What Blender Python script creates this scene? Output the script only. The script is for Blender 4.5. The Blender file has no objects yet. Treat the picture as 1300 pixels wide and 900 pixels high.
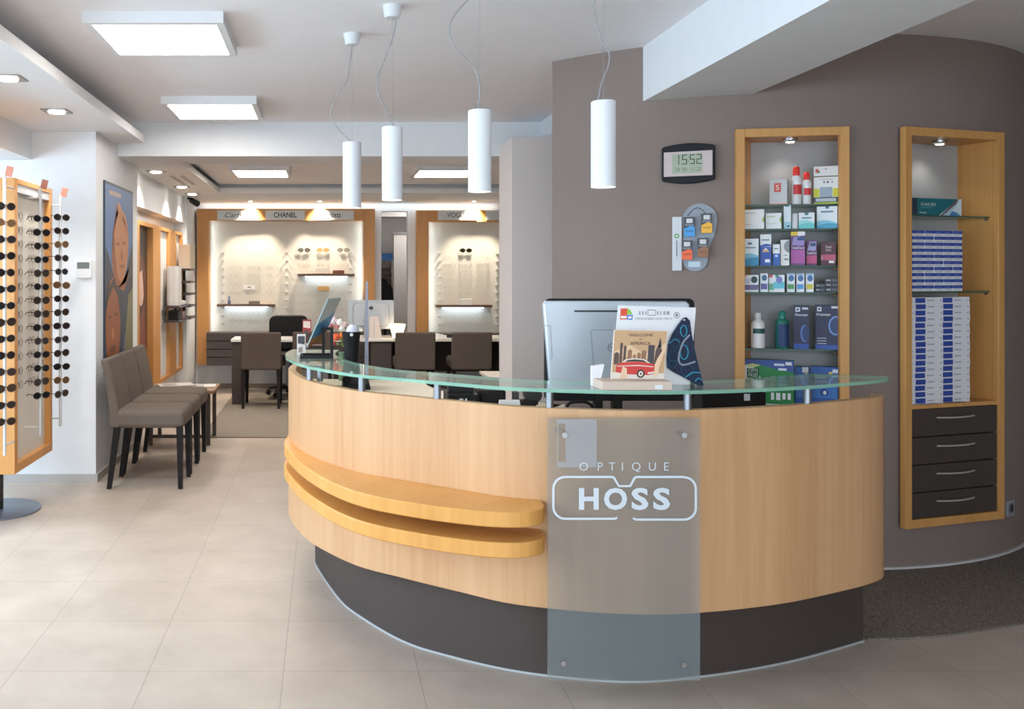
import bpy, bmesh, math, random
from mathutils import Matrix, Vector
random.seed(7)
SC = bpy.context.scene
COL = SC.collection
PI = math.pi
F, CX, CY, H = 1150.0, 412.0, 348.0, 1.40
ORD = ['first','second','third','fourth','fifth','sixth','seventh','eighth','ninth','tenth',
       'eleventh','twelfth','thirteenth','fourteenth','fifteenth','sixteenth','seventeenth','eighteenth']

# ------------------------------------------------------------------ measuring helpers
def W(px, py, Y):
    """point at depth Y on a sight line"""
    return Vector(((px-CX)*Y/F, Y, H-(py-CY)*Y/F))
def XA(px, Y): return (px-CX)*Y/F
def ZA(py, Y): return H-(py-CY)*Y/F

# ------------------------------------------------------------------ materials
_M = {}
def lin(c):
    def g(u):
        u /= 255.0
        return u/12.92 if u <= 0.04045 else ((u+0.055)/1.055)**2.4
    return tuple(g(u) for u in c)+(1.0,)
def mat(c, rough=0.55, metal=0.0, spec=0.5, name=None):
    key = ('p', tuple(c), rough, metal, spec)
    if key in _M: return _M[key]
    m = bpy.data.materials.new(name or 'paint_%d_%d_%d' % tuple(c)); m.use_nodes = True
    nt = m.node_tree; b = nt.nodes['Principled BSDF']
    b.inputs['Roughness'].default_value = rough
    b.inputs['Metallic'].default_value = metal
    b.inputs['Specular IOR Level'].default_value = spec
    # fine procedural mottling so that no surface is perfectly flat
    tc = nt.nodes.new('ShaderNodeTexCoord'); nz = nt.nodes.new('ShaderNodeTexNoise')
    nz.inputs['Scale'].default_value = 14; nz.inputs['Detail'].default_value = 3
    mx = nt.nodes.new('ShaderNodeMix'); mx.data_type = 'RGBA'
    l = lin(c)
    mx.inputs['A'].default_value = tuple(u*0.965 for u in l[:3])+(1,)
    mx.inputs['B'].default_value = tuple(min(1, u*1.035) for u in l[:3])+(1,)
    nt.links.new(tc.outputs['Object'], nz.inputs['Vector'])
    nt.links.new(nz.outputs['Fac'], mx.inputs['Factor'])
    nt.links.new(mx.outputs['Result'], b.inputs['Base Color'])
    _M[key] = m; return m
def wood(c1, c2, rough=0.38, scale=(38, 38, 1.6), key=None):
    k = ('w', c1, c2, rough, scale)
    if k in _M: return _M[k]
    m = bpy.data.materials.new('wood_grain'); m.use_nodes = True
    nt = m.node_tree; b = nt.nodes['Principled BSDF']; b.inputs['Roughness'].default_value = rough
    tc = nt.nodes.new('ShaderNodeTexCoord'); mp = nt.nodes.new('ShaderNodeMapping')
    mp.inputs['Scale'].default_value = scale
    nz = nt.nodes.new('ShaderNodeTexNoise'); nz.inputs['Scale'].default_value = 1.0
    nz.inputs['Detail'].default_value = 6; nz.inputs['Roughness'].default_value = 0.62
    n2 = nt.nodes.new('ShaderNodeTexNoise'); n2.inputs['Scale'].default_value = 0.16; n2.inputs['Detail'].default_value = 2
    ad = nt.nodes.new('ShaderNodeMath'); ad.operation = 'ADD'
    ml = nt.nodes.new('ShaderNodeMath'); ml.operation = 'MULTIPLY'; ml.inputs[1].default_value = 0.5
    rp = nt.nodes.new('ShaderNodeValToRGB')
    rp.color_ramp.elements[0].position = 0.36; rp.color_ramp.elements[0].color = lin(c1)
    rp.color_ramp.elements[1].position = 0.66; rp.color_ramp.elements[1].color = lin(c2)
    L = nt.links.new
    L(tc.outputs['Object'], mp.inputs['Vector']); L(mp.outputs['Vector'], nz.inputs['Vector']); L(mp.outputs['Vector'], n2.inputs['Vector'])
    L(nz.outputs['Fac'], ad.inputs[0]); L(n2.outputs['Fac'], ad.inputs[1]); L(ad.outputs[0], ml.inputs[0])
    L(ml.outputs[0], rp.inputs['Fac']); L(rp.outputs['Color'], b.inputs['Base Color'])
    _M[k] = m; return m
def emit(c, s, name='lamp_glow'):
    k = ('e', tuple(c), s)
    if k in _M: return _M[k]
    m = bpy.data.materials.new(name); m.use_nodes = True; nt = m.node_tree
    b = nt.nodes['Principled BSDF']
    b.inputs['Base Color'].default_value = lin(c); b.inputs['Emission Color'].default_value = lin(c)
    b.inputs['Emission Strength'].default_value = s
    _M[k] = m; return m
def speckle(c1, c2, scale, rough=0.95, bump=0.3, name='carpet_pile'):
    m = bpy.data.materials.new(name); m.use_nodes = True; nt = m.node_tree
    b = nt.nodes['Principled BSDF']; b.inputs['Roughness'].default_value = rough
    b.inputs['Specular IOR Level'].default_value = 0.15
    tc = nt.nodes.new('ShaderNodeTexCoord'); nz = nt.nodes.new('ShaderNodeTexNoise')
    nz.inputs['Scale'].default_value = scale; nz.inputs['Detail'].default_value = 4
    rp = nt.nodes.new('ShaderNodeValToRGB')
    rp.color_ramp.elements[0].position = .35; rp.color_ramp.elements[0].color = lin(c1)
    rp.color_ramp.elements[1].position = .65; rp.color_ramp.elements[1].color = lin(c2)
    bp = nt.nodes.new('ShaderNodeBump'); bp.inputs['Strength'].default_value = bump; bp.inputs['Distance'].default_value = 0.004
    L = nt.links.new
    L(tc.outputs['Object'], nz.inputs['Vector']); L(nz.outputs['Fac'], rp.inputs['Fac']); L(rp.outputs['Color'], b.inputs['Base Color'])
    L(nz.outputs['Fac'], bp.inputs['Height']); L(bp.outputs['Normal'], b.inputs['Normal'])
    return m
def tiles():
    m = bpy.data.materials.new('floor_tiles'); m.use_nodes = True; nt = m.node_tree
    b = nt.nodes['Principled BSDF']
    tc = nt.nodes.new('ShaderNodeTexCoord'); mp = nt.nodes.new('ShaderNodeMapping')
    mp.inputs['Location'].default_value = (0.1446+0.475*20, -3.194+0.464*30, 0)
    br = nt.nodes.new('ShaderNodeTexBrick'); br.offset = 0.0; br.squash = 1.0
    br.inputs['Scale'].default_value = 1.0; br.inputs['Brick Width'].default_value = 0.475; br.inputs['Row Height'].default_value = 0.464
    br.inputs['Mortar Size'].default_value = 0.0022; br.inputs['Mortar Smooth'].default_value = 0.3
    br.inputs['Color1'].default_value = lin((182, 167, 153)); br.inputs['Color2'].default_value = lin((186, 171, 158)); br.inputs['Mortar'].default_value = lin((160, 146, 134))
    nz = nt.nodes.new('ShaderNodeTexNoise'); nz.inputs['Scale'].default_value = 3.2; nz.inputs['Detail'].default_value = 8; nz.inputs['Roughness'].default_value = .68
    rp = nt.nodes.new('ShaderNodeValToRGB'); rp.color_ramp.elements[0].position = .3; rp.color_ramp.elements[0].color = (.80, .785, .77, 1)
    rp.color_ramp.elements[1].position = .72; rp.color_ramp.elements[1].color = (1.06, 1.06, 1.06, 1)
    mx = nt.nodes.new('ShaderNodeMix'); mx.data_type = 'RGBA'; mx.blend_type = 'MULTIPLY'; mx.inputs['Factor'].default_value = 1.0
    rr = nt.nodes.new('ShaderNodeMapRange'); rr.inputs['To Min'].default_value = .36; rr.inputs['To Max'].default_value = .5
    bp = nt.nodes.new('ShaderNodeBump'); bp.inputs['Strength'].default_value = .12; bp.inputs['Distance'].default_value = .002; bp.invert = True
    L = nt.links.new
    L(tc.outputs['Object'], mp.inputs['Vector']); L(mp.outputs['Vector'], br.inputs['Vector']); L(tc.outputs['Object'], nz.inputs['Vector'])
    L(nz.outputs['Fac'], rp.inputs['Fac']); L(br.outputs['Color'], mx.inputs['A']); L(rp.outputs['Color'], mx.inputs['B'])
    L(mx.outputs['Result'], b.inputs['Base Color']); L(nz.outputs['Fac'], rr.inputs['Value']); L(rr.outputs['Result'], b.inputs['Roughness'])
    L(br.outputs['Fac'], bp.inputs['Height']); L(bp.outputs['Normal'], b.inputs['Normal'])
    return m
def sheet_glass(tint, veil, veil_col, rough=0.03, name='glass'):
    """architectural glass: tinted see-through, a share of milky veil, fresnel gloss on top"""
    m = bpy.data.materials.new(name); m.use_nodes = True; nt = m.node_tree
    for n in list(nt.nodes): nt.nodes.remove(n)
    out = nt.nodes.new('ShaderNodeOutputMaterial'); tr = nt.nodes.new('ShaderNodeBsdfTransparent'); tr.inputs['Color'].default_value = tint
    df = nt.nodes.new('ShaderNodeBsdfDiffuse'); df.inputs['Color'].default_value = lin(veil_col)
    nz = nt.nodes.new('ShaderNodeTexNoise'); nz.inputs['Scale'].default_value = 60
    mr = nt.nodes.new('ShaderNodeMapRange'); mr.inputs['To Min'].default_value = veil*.95; mr.inputs['To Max'].default_value = veil*1.05
    m1 = nt.nodes.new('ShaderNodeMixShader'); m2 = nt.nodes.new('ShaderNodeMixShader')
    gl = nt.nodes.new('ShaderNodeBsdfGlossy'); gl.inputs['Roughness'].default_value = rough
    fr = nt.nodes.new('ShaderNodeFresnel'); fr.inputs['IOR'].default_value = 1.5
    L = nt.links.new
    L(nz.outputs['Fac'], mr.inputs['Value']); L(mr.outputs['Result'], m1.inputs['Fac'])
    L(tr.outputs[0], m1.inputs[1]); L(df.outputs[0], m1.inputs[2])
    ge = nt.nodes.new('ShaderNodeNewGeometry'); iv = nt.nodes.new('ShaderNodeMath'); iv.operation = 'SUBTRACT'; iv.inputs[0].default_value = 1.0
    fm = nt.nodes.new('ShaderNodeMath'); fm.operation = 'MULTIPLY'      # only the outer face of the sheet reflects
    L(ge.outputs['Backfacing'], iv.inputs[1]); L(fr.outputs[0], fm.inputs[0]); L(iv.outputs[0], fm.inputs[1]); L(fm.outputs[0], m2.inputs['Fac']); L(m1.outputs[0], m2.inputs[1]); L(gl.outputs[0], m2.inputs[2]); L(m2.outputs[0], out.inputs['Surface'])
    return m

# ------------------------------------------------------------------ mesh builder
class MB:
    def __init__(s, M=None): s.v=[]; s.f=[]; s.m=[]; s.M = M or Matrix.Identity(4)
    def pts(s, ps):
        n = len(s.v); s.v += [s.M @ Vector(p) for p in ps]; return n
    def face(s, idx, m=0): s.f.append(tuple(idx)); s.m.append(m)
    def quad(s, a, b, c, d, m=0):
        n = s.pts([a, b, c, d]); s.face((n, n+1, n+2, n+3), m); return s
    def box(s, x0, y0, z0, x1, y1, z1, m=0):
        n = s.pts([(x0,y0,z0),(x1,y0,z0),(x1,y1,z0),(x0,y1,z0),(x0,y0,z1),(x1,y0,z1),(x1,y1,z1),(x0,y1,z1)])
        for q in ((0,3,2,1),(4,5,6,7),(0,1,5,4),(1,2,6,5),(2,3,7,6),(3,0,4,7)): s.face([n+i for i in q], m)
        return s
    def hexa(s, p, m=0):
        """8 points: bottom ring then top ring"""
        n = s.pts(p)
        for q in ((0,3,2,1),(4,5,6,7),(0,1,5,4),(1,2,6,5),(2,3,7,6),(3,0,4,7)): s.face([n+i for i in q], m)
        return s
    def prism(s, poly, a, b, m=0, axis='z', msi=None):
        f = {'z': lambda p, t: (p[0], p[1], t), 'y': lambda p, t: (p[0], t, p[1]), 'x': lambda p, t: (t, p[0], p[1])}[axis]
        k = len(poly); n = s.pts([f(p, a) for p in poly]+[f(p, b) for p in poly])
        s.face([n+i for i in range(k)][::-1], m); s.face([n+k+i for i in range(k)], m)
        for i in range(k):
            j = (i+1) % k; s.face((n+i, n+j, n+k+j, n+k+i), m if msi is None else msi)
        return s
    def flat(s, poly, t, m=0, axis='y'):
        f = {'z': lambda p: (p[0], p[1], t), 'y': lambda p: (p[0], t, p[1]), 'x': lambda p: (t, p[0], p[1])}[axis]
        n = s.pts([f(p) for p in poly]); s.face(range(n, n+len(poly)), m); return s
    def strip(s, A, B, z0, z1, m=0, mtop=None):
        """solid band between two equally sampled plan curves"""
        k = len(A); mt = m if mtop is None else mtop
        n = s.pts([(p[0],p[1],z0) for p in A]+[(p[0],p[1],z0) for p in B]+[(p[0],p[1],z1) for p in A]+[(p[0],p[1],z1) for p in B])
        a0, b0, a1, b1 = n, n+k, n+2*k, n+3*k
        for i in range(k-1):
            s.face((a0+i, a0+i+1, a1+i+1, a1+i), m); s.face((b0+i+1, b0+i, b1+i, b1+i+1), m)
            s.face((a1+i, a1+i+1, b1+i+1, b1+i), mt); s.face((a0+i+1, a0+i, b0+i, b0+i+1), mt)
        s.face((a0, a1, b1, b0), m); s.face((a0+k-1, b0+k-1, b1+k-1, a1+k-1), m)
        return s
    def lathe(s, prof, n=24, m=0, c=(0,0,0), axis='z', cap=True, ms=None):
        k = len(prof); rings = []
        for r, z in prof:
            ps = []
            for i in range(n):
                a = 2*PI*i/n; x, y = r*math.cos(a), r*math.sin(a)
                p = {'z': (x, y, z), 'y': (x, z, y), 'x': (z, x, y)}[axis]
                ps.append((p[0]+c[0], p[1]+c[1], p[2]+c[2]))
            rings.append(s.pts(ps))
        for j in range(k-1):
            mm = m if ms is None else ms[j]
            for i in range(n):
                i2 = (i+1) % n; s.face((rings[j]+i, rings[j]+i2, rings[j+1]+i2, rings[j+1]+i), mm)
        if cap:
            s.face([rings[0]+i for i in range(n)][::-1], m if ms is None else ms[0]); s.face([rings[-1]+i for i in range(n)], m if ms is None else ms[-1])
        return s
    def tube(s, path, r, n=8, m=0, closed=False, cap=True):
        P = [Vector(p) for p in path]; k = len(P); rings = []; prev = None
        for i in range(k):
            a = P[(i-1) % k] if (closed or i > 0) else P[i]; b = P[(i+1) % k] if (closed or i < k-1) else P[i]
            t = (b-a).normalized()
            if prev is None:
                u = t.orthogonal().normalized()
            else:
                u = (prev-t*prev.dot(t)); u = u.normalized() if u.length > 1e-6 else t.orthogonal().normalized()
            prev = u; w = t.cross(u); rr = r[i] if isinstance(r, (list, tuple)) else r
            rings.append(s.pts([P[i]+(u*math.cos(2*PI*j/n)+w*math.sin(2*PI*j/n))*rr for j in range(n)]))
        for i in range(k if closed else k-1):
            a, b = rings[i], rings[(i+1) % k]
            for j in range(n):
                j2 = (j+1) % n; s.face((a+j, a+j2, b+j2, b+j), m)
        if cap and not closed:
            s.face([rings[0]+j for j in range(n)][::-1], m); s.face([rings[-1]+j for j in range(n)], m)
        return s
    def ball(s, c, r, m=0, n=12, k=8, sc=(1,1,1)):
        prof = [(max(1e-4, math.sin(PI*i/k)), -math.cos(PI*i/k)) for i in range(k+1)]
        old = s.M; s.M = old @ Matrix.Translation(c) @ Matrix.Diagonal((r*sc[0], r*sc[1], r*sc[2], 1)); s.lathe(prof, n, m); s.M = old
        return s
    def text(s, body, size, M, m=0, ax='CENTER', bold=0.0, width=None, depth=0.0):
        cu = bpy.data.curves.new('lettering', 'FONT'); cu.body = body; cu.size = size; cu.align_x = ax; cu.align_y = 'CENTER'
        cu.offset = bold*size; cu.resolution_u = 3; cu.extrude = depth
        o = bpy.data.objects.new('lettering', cu); COL.objects.link(o)
        dg = bpy.context.evaluated_depsgraph_get(); ev = o.evaluated_get(dg); me = ev.to_mesh()
        vs = [v.co.copy() for v in me.vertices]
        if vs:
            x0 = min(v.x for v in vs); x1 = max(v.x for v in vs)
            sx = (width/(x1-x0)) if width else 1.0
            n = s.pts([M @ Vector((v.x*sx, v.y, v.z)) for v in vs])
            for p in me.polygons: s.face([n+i for i in p.vertices], m)
        ev.to_mesh_clear(); bpy.data.objects.remove(o); bpy.data.curves.remove(cu)
        return s
    def build(s, name, mats, parent=None, local=False, smooth=None, bevel=0.0, seg=2):
        me = bpy.data.meshes.new(name)
        vs = s.v
        if parent is not None and not local:
            inv = WM[parent.name].inverted(); vs = [inv @ p for p in vs]
        me.from_pydata([tuple(p) for p in vs], [], s.f)
        if not isinstance(mats, (list, tuple)): mats = [mats]
        for q in mats: me.materials.append(q)
        me.polygons.foreach_set('material_index', s.m)
        bm = bmesh.new(); bm.from_mesh(me); bmesh.ops.recalc_face_normals(bm, faces=bm.faces); bm.to_mesh(me); bm.free()
        if smooth:
            me.polygons.foreach_set('use_smooth', [True]*len(me.polygons)); me.set_sharp_from_angle(angle=math.radians(smooth))
        o = bpy.data.objects.new(name, me); COL.objects.link(o)
        if parent is not None:
            o.parent = parent; WM[o.name] = WM[parent.name]
        else: WM[o.name] = Matrix.Identity(4)
        if bevel:
            b = o.modifiers.new('edge_round', 'BEVEL'); b.width = bevel; b.segments = seg; b.limit_method = 'ANGLE'; b.angle_limit = math.radians(40)
            me.polygons.foreach_set('use_smooth', [True]*len(me.polygons)); me.set_sharp_from_angle(angle=math.radians(40))
        return o
WM = {}
def thing(name, label, cat, loc=(0,0,0), rotz=0, group=None, M=None):
    o = bpy.data.objects.new(name, None); COL.objects.link(o); o.empty_display_size = .05
    Mx = M if M is not None else Matrix.Translation(loc) @ Matrix.Rotation(rotz, 4, 'Z')
    o.matrix_world = Mx; o.location = Mx.to_translation(); o.rotation_euler = Mx.to_euler(); WM[o.name] = Mx
    return tag(o, label, cat, group)
def tag(o, label, cat, group=None):
    o['label'] = label; o['category'] = cat
    if group: o['group'] = group
    return o
def solo(mb, name, label, cat, mats, group=None, **k):
    """a thing of one mesh, its origin moved to its base"""
    lo = Vector((sum(p.x for p in mb.v)/len(mb.v), sum(p.y for p in mb.v)/len(mb.v), min(p.z for p in mb.v)))
    mb.v = [p-lo for p in mb.v]
    o = mb.build(name, mats, **k); o.location = lo; WM[o.name] = Matrix.Translation(lo)
    return tag(o, label, cat, group)
def struct(mb, name, mats, **k):
    o = mb.build(name, mats, **k)
    if o.parent is None: o['kind'] = 'structure'
    return o
def dup(root, M, label, group=None):
    r = root.copy(); COL.objects.link(r); r.location = M.to_translation(); r.rotation_euler = M.to_euler(); r['label'] = label
    WM[r.name] = M
    if group: r['group'] = group
    for ch in list(root.children):
        c = ch.copy(); COL.objects.link(c); c.parent = r
        for g in ch.children:
            d = g.copy(); COL.objects.link(d); d.parent = c
    return r
def TR(x, y, z, rz=0): return Matrix.Translation((x, y, z)) @ Matrix.Rotation(rz, 4, 'Z')
def catmull(P, n=8):
    out = []
    for i in range(len(P)-1):
        p0 = P[max(0, i-1)]; p1 = P[i]; p2 = P[i+1]; p3 = P[min(len(P)-1, i+2)]
        for j in range(n):
            t = j/n
            out.append(tuple(.5*((2*p1[k])+(-p0[k]+p2[k])*t+(2*p0[k]-5*p1[k]+4*p2[k]-p3[k])*t*t+(-p0[k]+3*p1[k]-3*p2[k]+p3[k])*t**3) for k in range(len(p1))))
    out.append(tuple(P[-1])); return out
def resample(P, n):
    d = [0]
    for a, b in zip(P, P[1:]): d.append(d[-1]+math.dist(a, b))
    out = []; j = 0
    for i in range(n):
        t = d[-1]*i/(n-1)
        while j < len(d)-2 and d[j+1] < t: j += 1
        u = (t-d[j])/max(1e-9, d[j+1]-d[j]); out.append(tuple(P[j][k]+(P[j+1][k]-P[j][k])*u for k in range(len(P[0]))))
    return out
def offset(P, d):
    out = []
    for i in range(len(P)):
        a = P[max(0, i-1)]; b = P[min(len(P)-1, i+1)]; tx, ty = b[0]-a[0], b[1]-a[1]; l = math.hypot(tx, ty)
        out.append((P[i][0]-ty/l*d, P[i][1]+tx/l*d))
    return out
def rrect(x0, y0, x1, y1, r, n=5):
    out = []
    for cx, cy, a0 in ((x1-r, y0+r, -PI/2), (x1-r, y1-r, 0), (x0+r, y1-r, PI/2), (x0+r, y0+r, PI)):
        for i in range(n+1):
            a = a0+PI/2*i/n; out.append((cx+r*math.cos(a), cy+r*math.sin(a)))
    return out
def ell(cx, cy, rx, ry, n=20, rot=0):
    return [(cx+rx*math.cos(2*PI*i/n)*math.cos(rot)-ry*math.sin(2*PI*i/n)*math.sin(rot), cy+rx*math.cos(2*PI*i/n)*math.sin(rot)+ry*math.sin(2*PI*i/n)*math.cos(rot)) for i in range(n)]
FRONT = Matrix(((1,0,0,0),(0,0,-1,0),(0,1,0,0),(0,0,0,1)))      # text plane -> facing -Y (x right, y up)

# ------------------------------------------------------------------ palette
WHITE = mat((226,226,226), .7); CEIL = mat((238,237,240), .85); WALLW = mat((224,226,228), .8)
TAUPE = mat((132,117,110), .8); DKBROWN = mat((71,62,58), .6, 0, .3); BLACK = mat((24,23,24), .55, 0, .25); NEARBLK = mat((38,36,36), .6, 0, .25)
CHROME = mat((200,202,206), .25, 1.0); STEEL = mat((150,155,162), .35, .9); SILVER = mat((176,180,184), .38, .4)
BEECH = wood((193,147,104), (210,167,125)); BEECHD = wood((196,140,78), (212,158,94), .4)
LEDGE = wood((206,146,72), (224,166,92), .4)
ORANGE = wood((188,130,68), (204,148,86), .45)
GREYW = mat((164,165,167), .7)
GLASS = sheet_glass((.93,.98,.95,1), .24, (214,234,222), .02, 'counter_glass')  # milky veil stands in for bright ceiling and display reflections
GLEDGE = sheet_glass((.55,.80,.68,1), .55, (160,214,190), .08, 'glass_cut_edge')
SHELFG = sheet_glass((.70,.83,.77,1), .12, (100,130,116), .03, 'shelf_glass')
SHEDGE = sheet_glass((.35,.52,.44,1), .6, (78,108,94), .08, 'shelf_glass_edge')
FROST = sheet_glass((.87,.85,.79,1), .18, (176,190,198), .05, 'frosted_glass')
PANE = sheet_glass((.97,.98,.98,1), .0, (255,255,255), .01, 'window_glass')
# =================================================================== THE SETTING
CZ = 2.535
YB = 11.12                                    # back wall plane
struct(MB().box(-3.0, -3.0, -.1, 5.4, 15, 0), 'floor', tiles())
struct(MB().box(-3.0, -3.0, CZ, 5.4, 7.0, CZ+.2), 'ceiling', CEIL)
struct(MB().box(-1.15, 7.0, 2.38, 5.4, 9.9, 2.5).box(-3, 7.0, 2.5, 5.4, 15, 2.7), 'ceiling_back', CEIL)
# left bay: window wall, low lintel, floating soffit
lw = MB()
lw.box(-2.9, -3.0, 0, -2.75, 6.1, .35).box(-2.9, -3.0, 2.2, -2.75, 6.1, CZ)
for a, b in ((-3.0, -2.6), (5.9, 6.1)): lw.box(-2.9, a, .35, -2.75, b, 2.2)
struct(lw, 'wall_left', WALLW)
wf = MB()
for y in (-2.6, -.5, 1.65, 3.75, 5.85): wf.box(-2.87, y-.03, .35, -2.79, y+.05, 2.2)
wf.box(-2.87, -2.6, .35, -2.79, 5.9, .41).box(-2.87, -2.6, 2.13, -2.79, 5.9, 2.2)
w1 = struct(wf, 'window_1', mat((210,212,214), .4))
MB().box(-2.835, -2.6, .41, -2.825, 5.9, 2.13).build('window_pane', PANE, w1)
struct(MB().box(-2.75, -3.0, 2.17, -1.97, 6.1, 2.36), 'trim_1', WALLW)                    # lintel over the bay
struct(MB().box(-2.75, -3.0, 2.36, -1.32, 6.62, 2.417).box(-2.75, -3, 2.417, -1.80, 6.62, CZ), 'ceiling_soffit', WALLW)
# nib wall with the poster
struct(MB().box(-2.9, 6.1, 0, -1.54, 7.45, CZ), 'wall_nib', WALLW)
struct(MB().box(-2.75, 6.085, 0, -1.525, 6.1, .055).box(-1.54, 6.1, 0, -1.525, 7.45, .055), 'baseboard_left', mat((176,172,168), .6))
# cross beam between the rooms, column, small beam
struct(MB().box(-1.54, 6.76, 2.28, 5.2, 7.23, CZ+.02), 'wall_header', WALLW)
struct(MB().box(1.304, 6.3, 0, 2.3, 6.76, 2.354), 'wall_column', mat((222,214,209), .75))
struct(MB().box(1.612, 5.4, 2.354, 2.3, 6.76, CZ), 'trim_2', WALLW)
# back room, left wall
struct(MB().box(-2.0, 7.45, 0, -1.72, YB, 2.5), 'wall_left_back', WALLW)
struct(MB().box(-1.72, 7.45, 1.985, -1.60, 10.35, 2.3), 'trim_3', WALLW)
struct(MB().box(-1.72, 10.35, 0, -1.575, YB, 2.3), 'wall_nib_back', WALLW)
struct(MB().box(-1.72, 7.23, 2.285, -1.15, 9.88, 2.34).box(-1.72, 9.88, 2.285, 4.4, YB, 2.34).box(-1.72, 9.95, 2.34, 4.4, YB, 2.5).box(-1.72, 7.23, 2.34, -1.4, 9.95, 2.5), 'ceiling_soffit_back', WALLW)
# back wall with the passage opening
xo0, xo1, zo = XA(484, YB), XA(517.5, YB), ZA(268, YB)
bw = MB().box(-2.0, YB, 0, xo0, YB+.16, 2.5).box(xo1, YB, 0, 5.4, YB+.16, 2.5).box(xo0, YB, zo, xo1, YB+.16, 2.5)
struct(bw, 'wall_back', WALLW)
struct(MB().box(-1.575, YB-.015, 0, xo0, YB, .06).box(xo1, YB-.015, 0, 4.2, YB, .06), 'baseboard_back', mat((150,138,128), .6))
# passage behind the opening
struct(MB().box(-.6, 14.0, 0, 3.2, 14.15, 2.5).box(-.75, YB+.16, 0, -.6, 14, 2.5).box(3.2, YB+.16, 0, 3.35, 14, 2.5), 'wall_passage', mat((206,200,194), .8))
struct(MB().box(-.6, 12.6, 2.2, 3.2, 12.9, 2.5), 'trim_4', mat((170,164,158), .8))
# right taupe curved wall
RC, RR = (2.5, 6.0), 1.73
def onwall(px):
    a = (px-CX)/F; A = a*a+1; B = -2*(RC[0]*a+RC[1]); C = RC[0]**2+RC[1]**2-RR*RR
    Y = (-B-math.sqrt(B*B-4*A*C))/(2*A); return a*Y, Y
def wallM(px, py, out=0.0):
    X, Y = onwall(px); th = math.atan2(X-RC[0], RC[1]-Y)
    t = Vector((math.cos(th), math.sin(th), 0)); n = Vector((-math.sin(th), math.cos(th), 0))
    p = Vector((X, Y, H-(py-CY)*Y/F))-n*out
    return Matrix(((t.x, n.x, 0, p.x), (t.y, n.y, 0, p.y), (0, 0, 1, p.z), (0, 0, 0, 1)))
def tht(px):
    X, Y = onwall(px); return math.atan2(X-RC[0], RC[1]-Y)
ZT, ZBm = 2.092, .205
th0, th1 = math.atan2(1.21-2.5, 1.1645+.0), math.radians(88)
nic = [(tht(937), tht(1070)), (tht(1144), tht(1258))]
cuts = sorted(set([th0+(th1-th0)*i/72 for i in range(73)]+[t for q in nic for t in q]))
tw = MB(); zs = [0, .23, 2.065, CZ]
ring = [(RC[0]+RR*math.sin(t), RC[1]-RR*math.cos(t)) for t in cuts]
for i in range(len(cuts)-1):
    mid = (cuts[i]+cuts[i+1])/2
    for j in range(3):
        if j == 1 and any(a < mid < b for a, b in nic): continue
        a, b = ring[i], ring[i+1]; tw.quad((a[0],a[1],zs[j]), (b[0],b[1],zs[j]), (b[0],b[1],zs[j+1]), (a[0],a[1],zs[j+1]))
a = ring[0]; tw.quad((a[0],a[1],0), (1.62,6.3,0), (1.62,6.3,CZ), (a[0],a[1],CZ))
struct(tw, 'wall_right', TAUPE, smooth=20)
inner = [(RC[0]+RR*math.sin(t), RC[1]-RR*math.cos(t)) for t in cuts]; outer = [(RC[0]+(RR+.012)*math.sin(t), RC[1]-(RR+.012)*math.cos(t)) for t in cuts]
struct(MB().strip(outer, inner, 0, .018), 'baseboard_right', mat((204,202,200), .5), smooth=30)
# big ceiling beam on the right
struct(MB().box(1.592, -3.0, 2.263, 2.052, 4.62, CZ), 'trim_5', WALLW)
# far right and shop front behind the camera
struct(MB().box(5.2, -3.0, 0, 5.4, 11.0, CZ), 'wall_far_right', TAUPE)
sf = MB().box(-3, -3.15, 0, 5.4, -3, .25).box(-3, -3.15, 2.3, 5.4, -3, CZ)
for a, b in ((-3.0, -2.5), (1.9, 2.3), (5.1, 5.4)): sf.box(a, -3.15, .25, b, -3, 2.3)
struct(sf, 'wall_front', WALLW)
wf = MB()
for x in (-2.5, -1.05, .4, 1.85, 2.3, 3.7, 5.05): wf.box(x, -3.1, .25, x+.05, -3.03, 2.3)
w2 = struct(wf, 'window_2', mat((90,92,95), .4))
MB().box(-2.5, -3.07, .25, 1.9, -3.06, 2.3).box(2.3, -3.07, .25, 5.1, -3.06, 2.3).build('window_pane', PANE, w2)
# carpets laid into the floor
CARP = speckle((84,77,70), (140,130,119), 190); CARPB = speckle((112,103,93), (150,140,128), 160)
cf = catmull([(2.075,3.462),(2.35,3.49),(2.79,3.62),(3.3,3.80),(4.25,4.2)], 6)
arcw = [(RC[0]+(RR+.013)*math.sin(t), RC[1]-(RR+.013)*math.cos(t)) for t in [math.radians(88-i*4) for i in range(26)] if RC[0]+(RR+.013)*math.sin(t) > 2.075]
tag(solo(MB().prism(cf+arcw+[(2.075, arcw[-1][1])], .0005, .008), 'carpet', 'dark speckled grey carpet running behind the counter along the taupe wall', 'carpet', [CARP]), 'dark speckled grey carpet running behind the counter along the taupe wall', 'carpet')
solo(MB().box(-1.06, 7.74, .0005, 3.4, 10.6, .008), 'carpet', 'greyish brown carpet under the consulting tables in the back room', 'carpet', [CARPB])

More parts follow.
